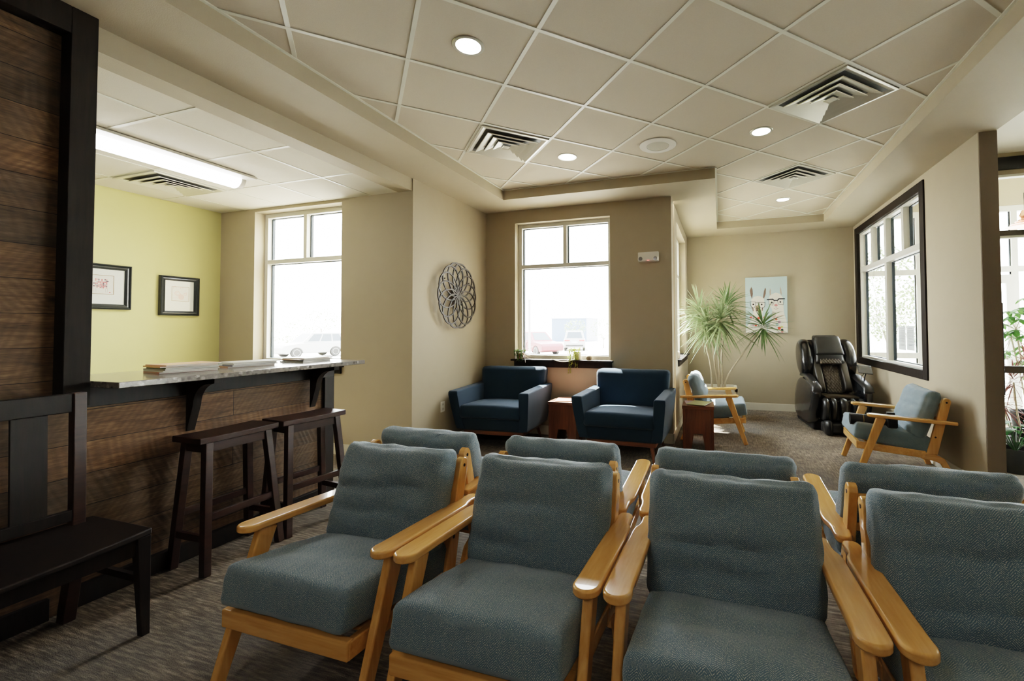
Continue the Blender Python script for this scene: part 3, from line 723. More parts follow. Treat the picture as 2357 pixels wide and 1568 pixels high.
slabpad('backrest', .235, .30, (-.14, .46), (.27, 1.13), .10, M['black_leather'], .02)
slabpad('quilted_panel', .115, .14, (-.20, .46), (.18, 1.02), .05, M['quilt'], .03, .010, dep=(32, 60, 2))
for sx in (-1, 1):
    pd = slabpad('side_bolster', .055, .06, (-.21, .50), (.13, 1.0), .06, M['bolster'], .035)
    pd.location.x = sx * .195
hp = slabpad('head_pillow', .225, .215, (-.02, .83), (.12, 1.17), .07, M['black_leather'], .055)
slabpad('pillow_quilt', .165, .165, (-.085, .84), (-.03, .955), .02, M['quilt'], .015, .008, parent=mc, dep=(40, 20, 2))
slabpad('pillow_cover', .215, .19, (-.055, .965), (.095, 1.20), .03, M['black_leather'], .02)
MB().box(-.17, .17, .10, .26, 1.10, 1.222).build('headrest', M['black_leather'], mc, bevel=.03, seg=4)
slabpad('seat', .26, .26, (-.44, .40), (-.05, .40), .10, M['black_leather'], .01, parent=mc)
slabpad('quilted_seat', .25, .25, (-.455, .452), (-.10, .448), .03, M['quilt'], .02, .009, dep=(40, 40, 2))
# leg rest lobes
for xx, w in ((-.245, .045), (-.135, .04), (0, .06), (.135, .04), (.245, .045)):
    rings = []
    for z, dy, s in ((.17, .0, .6), (.20, .02, .9), (.30, .035, 1), (.39, .03, 1), (.435, .0, .8), (.445, -.03, .4)):
        cy = -.49
        rings.append([(xx + w * s * cos(a), cy - .05 * s * sin(a) - dy, z) for a in [2 * pi * k / 14 for k in range(14)]])
    MB().loft(rings).build('calf_pad', M['black_leather'], mc, smooth=60)
MB().box(-.28, .28, -.50, -.36, .16, .42).build('leg_rest', M['black_leather'], mc, bevel=.02)
for xx, w in ((-.235, .06), (0, .075), (.235, .06)):
    rings = []
    for z, s in ((.015, .75), (.04, .95), (.10, 1), (.16, .9), (.185, .55)):
        rings.append([(xx + w * s * cos(a), -.55 - .085 * s * sin(a), z) for a in [2 * pi * k / 16 for k in range(16)]])
    MB().loft(rings).build('foot_pad', M['black_leather'], mc, smooth=60)
MB().box(-.29, .29, -.58, -.40, .02, .15).build('foot_rest', M['black_matte'], mc, bevel=.03, seg=3)
arm = MB().tube([(.36, -.32, .63), (.365, -.34, .70), (.37, -.37, .755)], .008, 8); arm.tube([(.35, -.30, .63), (.325, -.33, .71), (.35, -.38, .76)], .004, 6)
ta = arm.build('tablet_arm', M['black_gloss'], mc)
MB().box(-.095, .095, -.006, .006, -.065, .065).xf(Matrix.Translation((.345, -.39, .80)) @ Matrix.Rotation(-.75, 4, 'X') @ Matrix.Rotation(.12, 4, 'Y')).build('tablet', M['black_gloss'], mc, bevel=.004)
MB().lathe([(.001, .0), (.022, 0), (.022, .008), (.014, .012), (.001, .012)], 16).xf(Matrix.Translation((-.355, -.38, .632)) @ Matrix.Rotation(.28, 4, 'X')).build('control_knob', M['chrome'], mc)

# ------------------------------------------------------------------ potted dracaena
def leaf_rows(base, tip_dir, L, w, droop, n=6, twist=0):
    """returns verts/faces of one strap leaf"""
    d = Vector(tip_dir).normalized(); side = d.cross(Vector((0, 0, 1)))
    side = side.normalized() if side.length > 1e-3 else Vector((1, 0, 0))
    side = (Matrix.Rotation(twist, 3, d) @ side)
    vs = []
    for k in range(n + 1):
        s = k / n
        p = Vector(base) + d * (L * s) + Vector((0, 0, -1)) * droop * L * s * s
        ww = w * min(1, .45 + 2.4 * s) * (1 - s ** 3 * .98)
        vs += [p - side * ww / 2, p + side * ww / 2]
    return vs, [(2 * k, 2 * k + 1, 2 * k + 3, 2 * k + 2) for k in range(n)]
def crown(c, R, n, name, mat, parent, seed, w=.02, up=.0, low=-.75, dirbias=(0, 0, 0), droop=(.05, .4), lmin=.7):
    r = random.Random(seed); m = MB()
    for k in range(n):
        z = low + (1 - low) * ((k + .5) / n); a = k * 2.39996 + r.uniform(-.3, .3); q = max(0, 1 - z * z) ** .5
        d = Vector((q * cos(a), q * sin(a), z)) + Vector(dirbias)
        base = Vector(c) + Vector((0, 0, (z) * .07)) + d.normalized() * .012
        vs, fs = leaf_rows(base, d, R * r.uniform(lmin, 1.05), w * r.uniform(.75, 1.1), r.uniform(*droop), 6, r.uniform(-.5, .5))
        m.add(vs, fs)
    return m.build(name, mat, parent, smooth=80)
px, py = -.02, 6.83
pd = thing('potted_dracaena', 'tall spiky dracaena with bare stems in a pale ribbed square planter', 'potted plant', (px, py, 0))
m = MB(); hw0, hw1, H = .19, .235, .455
ring = lambda h, z: [(-h, -h, z), (h, -h, z), (h, h, z), (-h, h, z)]
m.loft([ring(hw0, 0), ring(hw1, H), ring(hw1 - .03, H), ring(hw1 - .04, H - .06)])
pl = m.build('planter', M['planter'], pd, smooth=0, bevel=.003)
m = MB()
for k in range(17):
    u = -1 + 2 * (k + .5) / 17
    for face in range(4):
        R = Matrix.Rotation(face * pi / 2, 4, 'Z')
        s = MB().beam((u * hw0 * .97, -hw0 - .003, .01), (u * hw1 * .97, -hw1 * .985 - .003, H - .045), .016, .008, (0, 1, 0)).xf(R); m.add(s.v, s.f)
m.build('ribs', M['planter'], pl, smooth=0)
m = MB()
for face in range(4):
    R = Matrix.Rotation(face * pi / 2, 4, 'Z'); s = MB().box(-hw1 - .008, hw1 + .008, -hw1 - .008, -hw1 + .03, H - .04, H + .002).xf(R); m.add(s.v, s.f)
m.build('rim', M['planter'], pl, smooth=0)
B(-hw1 + .035, hw1 - .035, -hw1 + .035, hw1 - .035, H - .07, H - .045).build('soil', M['soil'], pd, smooth=0)
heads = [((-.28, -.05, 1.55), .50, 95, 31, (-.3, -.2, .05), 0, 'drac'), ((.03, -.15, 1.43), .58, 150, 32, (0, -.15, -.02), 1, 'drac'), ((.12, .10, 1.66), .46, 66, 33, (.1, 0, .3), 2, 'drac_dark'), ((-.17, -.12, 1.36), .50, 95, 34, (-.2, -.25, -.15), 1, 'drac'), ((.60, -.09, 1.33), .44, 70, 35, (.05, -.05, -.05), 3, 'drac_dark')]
roots = [(-.11, -.03), (-.02, .02), (.02, -.03), (.07, .0)]
for c, R_, n, sd, bias, ri, mt in heads:
    rx, ry = roots[ri]
    pts = []
    for k in range(9):
        s = k / 8
        pts.append((rx + (c[0] - rx) * (s ** 1.5) + .015 * sin(s * 7 + sd), ry + (c[1] - ry) * s, .40 + (c[2] - .40) * s))
    st = MB().tube(pts, [.015 - .005 * k / 8 for k in range(9)], 8).build('stem', M['cane'], pd)
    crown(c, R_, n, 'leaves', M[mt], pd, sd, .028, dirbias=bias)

# ------------------------------------------------------------------ wall art
def disc(m, cx, cz, rx, rz_, y, n=20):
    m.add([(cx + rx * cos(2 * pi * k / n), y, cz + rz_ * sin(2 * pi * k / n)) for k in range(n)], [tuple(range(n))]); return m
def poly(m, pts, y): m.add([(p[0], y, p[1]) for p in pts], [tuple(range(len(pts)))]); return m
def stroke(m, pts, w, y):
    for a, b in zip(pts, pts[1:]):
        a = Vector((a[0], 0, a[1])); b = Vector((b[0], 0, b[1])); d = (b - a).normalized(); nn = Vector((-d.z, 0, d.x)) * w / 2; e = d * w * .3
        m.add([Vector((0, y, 0)) + q for q in (a - nn - e, b - nn + e, b + nn + e, a + nn - e)], [(0, 1, 2, 3)])
    return m
cv = thing('canvas_painting', 'pale blue canvas painting of two llamas wearing glasses on the far wall', 'painting', (.395, 7.525, 1.25))
B(0, .62, 0, .043, 0, .895).build('canvas', flat('canvas_sky_blue', (.44, .57, .56)), cv, smooth=0)
pc = {k: flat('paint_' + k, v) for k, v in dict(llama_white=(.74, .70, .60), ear=(.16, .105, .075), ear_light=(.42, .35, .28), black=(.014, .016, .018), muzzle=(.36, .24, .15), nose=(.10, .05, .04), pink=(.55, .20, .20), red=(.68, .06, .035), teal=(.28, .42, .38), lilac=(.44, .22, .35), yellow=(.62, .56, .18), shade=(.50, .44, .36), eye=(.02, .014, .012)).items()}
layers = {}
def L(k, d): layers.setdefault((k, d), MB()); return layers[(k, d)], -.0006 - .0005 * d
S_ = lambda px_, py_: ((px_ - 232) / 820 * .62, (1350 - py_) / 1100 * .885)   # painting-local metres from a sketch grid
def PT(*a): return [S_(*p) for p in a]
m, y = L('llama_white', 0)
poly(m, PT((345, 680), (400, 630), (470, 610), (545, 625), (600, 670), (610, 800), (580, 900), (560, 1000), (590, 1120), (650, 1250), (640, 1348), (236, 1348), (240, 1260), (330, 1100), (385, 960), (350, 820)), y)
poly(m, PT((700, 640), (740, 590), (830, 555), (910, 580), (965, 650), (975, 800), (985, 960), (1020, 1080), (1045, 1200), (1046, 1348), (655, 1348), (690, 1200), (755, 1050), (760, 900), (700, 780)), y)
m, y = L('ear', 1); poly(m, PT((350, 425), (372, 480), (380, 570), (360, 672), (335, 600), (318, 500)), y); poly(m, PT((625, 445), (640, 480), (635, 570), (600, 670), (580, 640), (600, 520)), y)
m, y = L('ear_light', 1); poly(m, PT((725, 460), (738, 520), (735, 600), (712, 605), (708, 530)), y); poly(m, PT((922, 435), (938, 500), (950, 570), (940, 610), (915, 560), (912, 480)), y)
m, y = L('muzzle', 1); disc(m, *S_(467, 860), .034, .050, y)
m, y = L('nose', 2); disc(m, *S_(466, 868), .018, .022, y); disc(m, *S_(466, 905), .022, .012, y)
m, y = L('ear', 2); poly(m, PT((355, 820), (385, 850), (392, 920), (372, 915)), y); poly(m, PT((555, 850), (580, 840), (570, 910), (550, 915)), y)
m, y = L('pink', 2); disc(m, *S_(832, 805), .026, .018, y)
m, y = L('nose', 2); stroke(m, PT((832, 825), (832, 870)), .004, y); stroke(m, PT((790, 870), (832, 884), (875, 868)), .004, y)
m, y = L('shade', 1); poly(m, PT((755, 920), (830, 950), (835, 1000), (800, 1080), (750, 1040)), y)
m, y = L('eye', 2)
for p in ((385, 780), (552, 785), (752, 752), (917, 742)): disc(m, *S_(*p), .013, .013, y)
m, y = L('black', 3)
for pts in (((322, 725), (435, 735), (430, 800), (405, 850), (360, 850), (330, 800), (322, 725)), ((500, 740), (620, 745), (608, 830), (570, 858), (525, 850), (502, 800), (500, 740)), ((435, 750), (500, 750))): stroke(m, PT(*pts), .0065, y)
for pts in (((660, 690), (770, 685), (800, 710), (860, 710), (890, 680), (1000, 680)),): stroke(m, PT(*pts), .017, y)
for pts in (((690, 700), (700, 790), (770, 800), (800, 720)), ((860, 720), (880, 790), (970, 800), (990, 700))): stroke(m, PT(*pts), .005, y)
for col, p, r in (('red', (335, 1040), .016), ('lilac', (385, 1052), .014), ('red', (490, 1055), .021), ('red', (600, 1045), .016), ('teal', (335, 1175), .014), ('lilac', (380, 1192), .017), ('red', (430, 1200), .019), ('red', (832, 1085), .017), ('lilac', (892, 1140), .021), ('teal', (848, 1188), .023), ('yellow', (938, 1235), .019), ('red', (890, 1260), .022), ('black', (943, 1297), .020), ('pink', (945, 1330), .018)):
    disc(MB(), *S_(*p), r, r, -.0030 if col in ('red', 'black') else -.0024).build('painted_pompom', pc[col], cv, smooth=0)
m, y = L('red', 4)
for k in range(9): disc(m, *S_(760 + 24 * k, 1035 - 5 * (k - 2) * (k > 2)), .004, .004, y)
for (k, d), mb in layers.items(): mb.build('painted_shape', pc[k], cv, smooth=0)

# round openwork medallion
md = thing('wall_medallion', 'round openwork bronze metal flower medallion on the beige wall', 'wall art', (-2.925, 4.39, 1.722), 0)
def flatring(cy, cz, r, w, x0, x1, n=40):
    rings = []
    for k in range(n):
        a = 2 * pi * k / n
        rings.append([(x0, cy + (r - w) * cos(a), cz + (r - w) * sin(a)), (x1, cy + (r - w) * cos(a), cz + (r - w) * sin(a)), (x1, cy + r * cos(a), cz + r * sin(a)), (x0, cy + r * cos(a), cz + r * sin(a))])
    rings.append(rings[0]); return MB().loft(rings, cap=False)
for rad, off, w, xo, nr in ((.195, .195, .017, .0, 14),):
    for k in range(nr):
        a = 2 * pi * k / nr
        pr_ = MB(); pts_ = []
        for q in range(36):
            b = 2 * pi * q / 36
            for ww in (0, 1):
                # an egg-shaped loop from the hub out to the rim
                u = off + (rad - w * ww) * cos(b); v = (rad * .92 - w * ww) * sin(b) * (.72 + .28 * (1 + cos(b)) / 2)
                pts_.append((u * cos(a) - v * sin(a), u * sin(a) + v * cos(a)))
        n_ = 36; xo_ = .0007 * k
        V = [(xo_ - .006, y_, z_) for y_, z_ in pts_] + [(xo_ + .006, y_, z_) for y_, z_ in pts_]
        Fs = []
        for q in range(36):
            p0, p1 = 2 * q, 2 * ((q + 1) % 36)
            Fs += [(p0, p1, p1 + 1, p0 + 1), (72 + p0, 72 + p0 + 1, 72 + p1 + 1, 72 + p1), (p0, 72 + p0, 72 + p1, p1), (p0 + 1, p1 + 1, 72 + p1 + 1, 72 + p0 + 1)]
        pr_.add(V, Fs).build('petal_ring', M['iron'], md, smooth=0)
flatring(0, 0, .045, .012, -.012, .008).build('hub_ring', M['iron'], md, smooth=40)
m = MB()
for a in (.6, 2.5, 4.6): m.tube([(-.044, .3 * cos(a), .3 * sin(a)), (-.004, .3 * cos(a), .3 * sin(a))], .006, 8)
m.build('wall_spacer', M['iron'], md)

def framed(label, y0, y1, z0, z1, art):
    t = thing('framed_print', label, 'picture', (-5.748, y0, z0)); w, h = y1 - y0, z1 - z0
    # local: x out of the wall, y across (to the right when facing), z up
    def fbar(a, b, c, d): return None
    fw = .052; m = MB()
    prof = [(0, 0), (.030, .003), (.034, .012), (.024, .024), (.026, .034), (.016, fw), (0, fw)]
    cs = [(0, 0, 1, 1), (w, 0, -1, 1), (w, h, -1, -1), (0, h, 1, -1)]
    rings = [[(px_, cx + sx * q, cz + sz * q) for px_, q in prof] for cx, cz, sx, sz in cs]; rings.append(rings[0])
    m.loft(rings, cap=False).build('frame', M['charcoal_frame'], t, smooth=0)
    B(.004, .012, fw - .006, w - fw + .006, fw - .006, h - fw + .006).build('mat', M['mat_board'], t, smooth=0)
    ay0, ay1, az0, az1 = w * .31, w * .73, h * .38, h * .73
    if art == 0: ay0, ay1 = w * .20, w * .66; az0, az1 = h * .34, h * .74
    mm = MB(); e = .0042
    for a in ((ay0 - e, ay1 + e, az0 - e, az0), (ay0 - e, ay1 + e, az1, az1 + e), (ay0 - e, ay0, az0, az1), (ay1, ay1 + e, az0, az1)): mm.box(.012, .0128, *a)
    mm.build('inner_border', flat('thin_gold_border', (.28, .18, .08)), t, smooth=0)
    pr = B(.012, .0122, ay0, ay1, az0, az1).build('print', flat('print_paper', (.80, .74, .68)), t, smooth=0)
    r = random.Random(5 + art); shapes = {}
    def q(col, a, b, c, d): shapes.setdefault(col, MB()).box(.0123, .0126, a, b, c, d)
    W_, H_ = ay1 - ay0, az1 - az0
    if art == 0:
        for i in range(9):
            for j in range(7):
                c = r.choice(['pk', 'pk2', 'dk', 'gr', '', ''])
                if c: q(c, ay0 + W_ * (.2 + .56 * i / 9), ay0 + W_ * (.2 + .56 * (i + .85) / 9), az0 + H_ * (.30 + .52 * j / 7), az0 + H_ * (.30 + .52 * (j + .85) / 7))
        for u in (.2, .28, .68, .76): q('gr', ay0 + W_ * u, ay0 + W_ * (u + .008), az0 + H_ * .1, az0 + H_ * .3)
        q('pk2', ay0 + W_ * .83, ay0 + W_ * .89, az0 + H_ * .07, az0 + H_ * .12); q('dk', ay0 + W_ * .74, ay0 + W_ * .8, az0 + H_ * .66, az0 + H_ * .72)
    else:
        def sw(col, cx, cz, r0, turns, w_=.004, n=40):
            mb = shapes.setdefault(col, MB())
            for k in range(n):
                a = turns * 2 * pi * k / n; b = turns * 2 * pi * (k + 1) / n; ra = r0 * (.25 + .75 * k / n); rb = r0 * (.25 + .75 * (k + 1) / n)
                mb.add([(.0125, ay0 + W_ * cx + rr * cos(aa), az0 + H_ * cz + rr * sin(aa)) for rr, aa in ((ra, a), (ra + w_, a), (rb + w_, b), (rb, b))], [(0, 1, 2, 3)])
        sw('pk', .32, .55, .028, 2); sw('pk', .78, .52, .016, 1.2); sw('pk', .2, .95, .02, .6); sw('pk', .6, .95, .015, .6)
        mb = shapes.setdefault('pk3', MB()); mb.add([(.0124, ay0 + W_ * (.55 + .18 * cos(a)), az0 + H_ * (.28 + .2 * sin(a))) for a in [2 * pi * k / 20 for k in range(20)]], [tuple(range(20))])
        q('pk', ay0 + W_ * .05, ay0 + W_ * .4, az0 + H_ * .2, az0 + H_ * .215)
    cols = dict(pk=(.72, .36, .33), pk2=(.62, .14, .16), dk=(.12, .06, .09), gr=(.42, .36, .36), pk3=(.78, .50, .45))
    for c, mb in shapes.items(): mb.build('drawing', flat('print_ink_' + c, cols[c]), pr, smooth=0)
    B(.0135, .0145, fw - .006, w - fw + .006, fw - .006, h - fw + .006).build('glazing', M['glass'], t, smooth=0)
framed('black framed pink patchwork print on the green wall, beside the dark post', 2.43, 2.825, 1.54, 1.985, 0)
framed('black framed pale pink swirl print on the green wall, nearer the window', 3.058, 3.43, 1.493, 1.93, 1)

# ------------------------------------------------------------------ small wall and ceiling fittings
o = thing('wall_outlet', 'white double wall outlet low on the beige wall beside the navy armchair', 'outlet', (-2.97, 4.165, .467))
B(0, .006, -.036, .036, -.058, .058).build('plate', M['white'], o, bevel=.002)
for s in (-1, 1): MB().box(.006, .008, -.017, .017, s * .026 - .014, s * .026 + .014).build('socket', flat('outlet_socket', (.62, .60, .55)), o, smooth=0)
m = MB()
for s in (-1, 1): m.box(.008, .0085, -.008, -.005, s * .026 - .004, s * .026 + .006).box(.008, .0085, .005, .008, s * .026 - .004, s * .026 + .006)
m.build('slot', M['black_matte'], o, smooth=0)
o = thing('emergency_light', 'white two-lamp emergency light on the wall right of the middle window', 'emergency light', (-.798, 5.1, 2.168))
MB().prism([(0, -.055), (-.045, -.045), (-.055, -.02), (-.05, .058), (0, .058)], 0, -.12, .12).build('housing', M['white'], o, bevel=.006)
for s in (-1, 1):
    l = MB().lathe([(.001, 0), (.026, 0), (.03, .03), (.026, .034)], 20).xf(Matrix.Translation((s * .097, -.046, -.025)) @ Matrix.Rotation(pi / 2, 4, 'X') @ Matrix.Rotation(-s * .35, 4, 'Y')).build('lamp_head', M['white'], o)
    MB().lathe([(.001, .0345), (.023, .0345), (.023, .036), (.001, .037)], 20).xf(Matrix.Translation((s * .097, -.046, -.025)) @ Matrix.Rotation(pi / 2, 4, 'X') @ Matrix.Rotation(-s * .35, 4, 'Y')).build('lens', flat('lamp_lens_grey', (.2, .2, .2), .15), l)
MB().box(-.012, .012, -.056, -.05, -.048, -.040).build('indicator', M['red_led'], o, smooth=0)
for lb, x, y in (('recessed downlight nearest the camera, alone in its ceiling tile', -1.382, 2.172), ('recessed downlight next to the small ceiling vent above the corner', -1.386, 3.897),
                 ('recessed downlight beside the largest ceiling vent', .345, 3.891), ('recessed downlight farthest away, beyond the last ceiling vent', .786, 6.071)):
    o = thing('recessed_downlight', lb, 'ceiling light', (x, y, 2.985), 0, 'recessed downlights')
    MB().lathe([(.072, .0), (.072, -.006), (.088, -.006), (.092, -.002), (.092, 0)], 32).build('trim_ring', M['steel'], o)
    MB().lathe([(.001, -.003), (.072, -.0025), (.072, -.001), (.001, -.001)], 32).build('lens', M['lamp'], o)
def vent(label, x, y, z, rz, mat, group):
    o = thing('ceiling_vent', label, 'ceiling vent', (x, y, z), rz, group)
    def ringq(h0, z0, h1, z1, mb): 
        a = [(-h0, -h0, z0), (h0, -h0, z0), (h0, h0, z0), (-h0, h0, z0)]; b = [(-h1, -h1, z1), (h1, -h1, z1), (h1, h1, z1), (-h1, h1, z1)]
        mb.loft([a, b], cap=False)
    B(-.285, .285, -.285, .285, -.0035, -.003).build('backing', M['duct'], o, smooth=0)
    m = MB(); ringq(.294, -.003, .294, -.012, m); ringq(.294, -.012, .278, -.014, m); ringq(.278, -.014, .245, -.003, m); m.build('frame', mat, o, smooth=0)
    for h in (.215, .150, .088):
        m = MB(); ringq(h, -.024, h + .010, -.027, m); ringq(h + .010, -.027, h + .012, -.022, m); ringq(h, -.024, h - .052, -.006, m); m.build('louvre_ring', mat, o, smooth=0)
    m = MB(); m.loft([[(-h, -h, z) , (h, -h, z), (h, h, z), (-h, h, z)] for h, z in ((.008, -.012), (.035, -.026), (.037, -.022))]); m.build('centre_plate', mat, o, smooth=0)
vent('small square ceiling vent near the corner with the round wall art', -1.82, 3.475, 2.985, pi / 4, M['vent_white'], 'square ceiling vents')
vent('largest-looking ceiling vent, nearest the right side of the room', .778, 3.468, 2.985, pi / 4, M['steel'], 'square ceiling vents')
vent('farthest ceiling vent in front of the llama painting', .776, 5.19, 2.985, pi / 4, M['vent_white'], 'square ceiling vents')
vent('ceiling vent above the green wall beside the fluorescent fixture', -5.04, 2.772, 2.745, 0, M['vent_white'], 'square ceiling vents')
o = thing('ceiling_speaker', 'round white ceiling speaker with a perforated grille', 'speaker', (-.521, 3.899, 2.985))
MB().lathe([(.165, 0), (.163, -.008), (.10, -.013), (.10, -.008)], 40).build('rim', M['white'], o)
MB().lathe([(.10, -.008), (.098, -.012), (.001, -.014), (.001, -.008)], 40).build('grille', flat('speaker_grille', (.46, .44, .36)), o)
o = thing('fluorescent_fixture', 'long lit fluorescent ceiling fixture above the counter', 'ceiling light', (-4.27, 2.17, 2.744))
B(-.26, .20, -.60, .72, -.022, -.002).build('housing', M['white'], o, smooth=0, bevel=.004)
rings = []
for yy, s in ((-.60, 1), (.66, 1)):
    rings.append([(.085 * cos(a), yy, -.022 - .075 * s * sin(a)) for a in [pi * k / 12 for k in range(13)]])
MB().loft(rings).build('diffuser', M['tube'], o, smooth=60)
MB().loft([[(.088 * s * cos(a), yy, -.022 - .078 * s * sin(a)) for a in [pi * k / 12 for k in range(13)]] for yy, s in ((.66, 1), (.70, .98))]).build('end_cap', M['white'], o)

# ------------------------------------------------------------------ things on the sills
def trailing(t, c, n, L0, seed, mat, spread=.06, frontbias=1.0, leaf=.013):
    r = random.Random(seed); st = MB(); lv = MB()
    for k in range(n):
        a = r.uniform(0, 2 * pi); R = r.uniform(.02, spread)
        x, y, z = c; pts = [(x, y, z)]
        out = Vector((cos(a) * R, sin(a) * R * .7 - .03 * frontbias, .03))
        p = Vector(c) + out; pts.append(tuple(p)); ln = r.uniform(.3, 1) * L0
        for j in range(6):
            p = p + Vector((r.uniform(-.008, .008), -.006 if j == 0 else r.uniform(-.003, .003), -ln / 6)); pts.append(tuple(p))
        if p.y > -.04 and ln > .1: pts = pts[:3]
        st.tube(pts, .0018, 5)
        for q in pts[1:]:
            for _ in range(4):
                d = Vector((r.uniform(-1, 1), r.uniform(-1, .4), r.uniform(-.6, .8)))
                vs, fs = leaf_rows(Vector(q), d, leaf * r.uniform(1.0, 2.2), leaf, .2, 2); lv.add(vs, fs)
    st.build('stem', M['trail'], t); lv.build('leaves', mat, t, smooth=80)
t = thing('trailing_plant', 'yellow-green trailing plant in a small white pot hanging over the middle window sill', 'potted plant', (-1.73, 5.12, .9425))
MB().lathe([(.035, 0), (.045, .012), (.05, .10), (.046, .10), (.042, .08)], 24, (.03, .0, 0)).build('pot', M['pot'], t)
trailing(t, (-.0, -.02, .11), 26, .30, 41, M['trail'], .085)
t = thing('sill_succulent', 'dark spiky plant in a brown pot at the left end of the middle sill', 'potted plant', (-2.46, 5.105, .9425))
MB().lathe([(.035, 0), (.052, .02), (.055, .07), (.047, .075), (.04, .06)], 24).build('pot', M['terra'], t)
trailing(t, (-.0, -.01, .085), 22, .14, 42, M['succ'], .085, .8, .012)
crown((.06, -.02, .06), .16, 26, 'leaves', M['cane'], t, 43, .006, low=-.3, dirbias=(.6, -.1, -.2), droop=(0, .3))
t = tag(MB().lathe([(.001, 0), (.026, 0), (.036, .02), (.036, .04), (.026, .06), (.001, .064)], 20).build('round_candle', plain('tan_wax', (.42, .33, .22), .5, var=.2, scale=30), smooth=60, loc=(-1.545, 5.11, .9425)), 'small round tan candle on the middle window sill right of the white pot', 'candle')
m = MB(); pts = [(-2.02 + .32 * k / 14, 5.055 - .02 * sin(pi * k / 14), .952 - .028 * sin(pi * k / 14)) for k in range(15)]
tag(m.tube(pts, .004, 6).build('hanging_vine', M['cane'], smooth=60), 'pale curved bare vine drooping over the middle window sill edge', 'vine')
t = thing('sill_vase', 'small pale pot on the side window sill behind the dracaena', 'pot', (-.56, 5.92, .9215))
MB().lathe([(.03, 0), (.045, .03), (.04, .09), (.03, .10), (.028, .08)], 20).build('pot', M['pot'], t)
MB().lathe([(.001, .075), (.028, .076), (.028, .085), (.001, .088)], 20).build('soil', M['soil'], t)

# ------------------------------------------------------------------ camera left on the right-hand chair
t = thing('telephoto_camera', 'black camera with a long lens lying on the teal chair by the massage chair', 'camera', (1.36, 4.62, .480), -.10)
t.scale = (1.15, 1.15, 1.15)
def cyl(x0, x1, r0, r1=None, n=24): return MB().lathe([(.001, x0), (r0, x0), (r1 or r0, x1), (.001, x1)], n).xf(Matrix.Rotation(pi / 2, 4, 'Y'))
B(.055, .125, -.062, .062, -.045, .048).build('body', M['black_matte'], t, bevel=.012, seg=3)
MB().loft([[(x, -w, z) , (x, w, z), (x, w * .7, z + .025), (x, -w * .7, z + .025)] for x, w, z in ((.06, .03, .045), (.115, .026, .045))]).build('viewfinder', M['black_matte'], t, bevel=.004)
lens = MB()
for a in ((-.19, -.13, .044, .044), (-.13, -.125, .041), (-.125, -.03, .042, .042), (-.03, -.022, .039), (-.022, .05, .040, .036)):
    c = cyl(*a); lens.add(c.v, c.f)
lo = lens.build('lens', M['black_matte'], t)
cyl(-.1915, -.1895, .034).build('front_glass', flat('lens_glass', (.05, .06, .07), .08), lo)
cyl(-.10, -.096, .0425).build('gold_ring', flat('gold_ring', (.45, .27, .08), .35), lo)

# ------------------------------------------------------------------ foyer glass, plants, notices
m = MB(); Yp = 4.80
m.box(2.076, 5.5, Yp - .03, Yp + .03, 2.66, 2.683)
S('trim_6', B(2.076, 5.5, Yp - .04, Yp + .05, 2.835, 2.873), M['wall'])
S('trim_7', B(2.076, 5.5, Yp - .05, Yp + .05, 2.722, 2.835), M['black_matte'])
S('trim_8', B(2.076, 5.5, Yp - .035, Yp + .04, 2.684, 2.722), M['wall'])
S('trim_9', m, M['frame'])
bw = plain('bronze_partition_rail', (.075, .066, .058), .45, var=.05)
S('trim_10', MB().box(2.076, 5.5, Yp - .03, Yp + .03, 2.138, 2.185).box(2.076, 5.5, Yp - .03, Yp + .03, .925, .985).box(2.08, 2.12, Yp - .03, Yp + .03, 0, 2.66).box(3.5, 3.55, Yp - .03, Yp + .03, 0, 2.66), bw)
S('trim_11', B(2.076, 5.5, Yp - .028, Yp + .032, 2.118, 2.138), M['frame'])
S('window_5', B(2.12, 5.5, Yp + .004, Yp + .010, .0, 2.66), M['glass'])
# storefront at the outer wall with an arched head band and a white door
sfm = MB()
for a in ((2.08, 5.5, 7.56, 7.64, 2.95, 3.09), (2.08, 5.5, 7.56, 7.63, 2.10, 2.18), (2.08, 5.5, 7.56, 7.63, .87, .95), (2.08, 5.5, 7.56, 7.63, 0, .12)): sfm.box(*a)
for x in (2.10, 2.80, 3.42, 3.93, 4.75, 5.42): sfm.box(x - .035, x + .035, 7.561, 7.632, 0, 2.95)
sf5 = S('window_6', sfm, M['frame'])
gk = MB()
for x in (2.10, 2.80, 3.42, 3.93, 4.75): gk.box(x + .035, x + .05, 7.59, 7.61, .12, 2.95).box(x - .05, x - .035, 7.59, 7.61, .12, 2.95)
gk.build('window_gasket', M['gasket'], sf5, smooth=0)
B(2.1, 5.42, 7.60, 7.606, .12, 2.95).build('window_pane', M['glass'], sf5, smooth=0)
S('wall_storefront', B(2.08, 5.6, 7.55, 7.9, 3.03, 3.6), M['wall'])
dr = bpy.data.objects.new('door_1', None); COL.objects.link(dr); struct(dr); dr.location = (3.455, 7.545, 0)
MB().box(0, .10, 0, .04, .02, 2.06).box(.36, .46, 0, .04, .02, 2.06).box(.10, .36, 0, .04, 1.94, 2.06).box(.10, .36, 0, .04, .02, .28).build('door_frame', M['frame'], dr, smooth=0)
B(.10, .36, .015, .02, .28, 1.94).build('door_glass', M['glass'], dr, smooth=0)
MB().tube([(.05, -.04, .9), (.05, -.04, 1.2)], .012, 8).build('door_handle', M['steel'], dr)
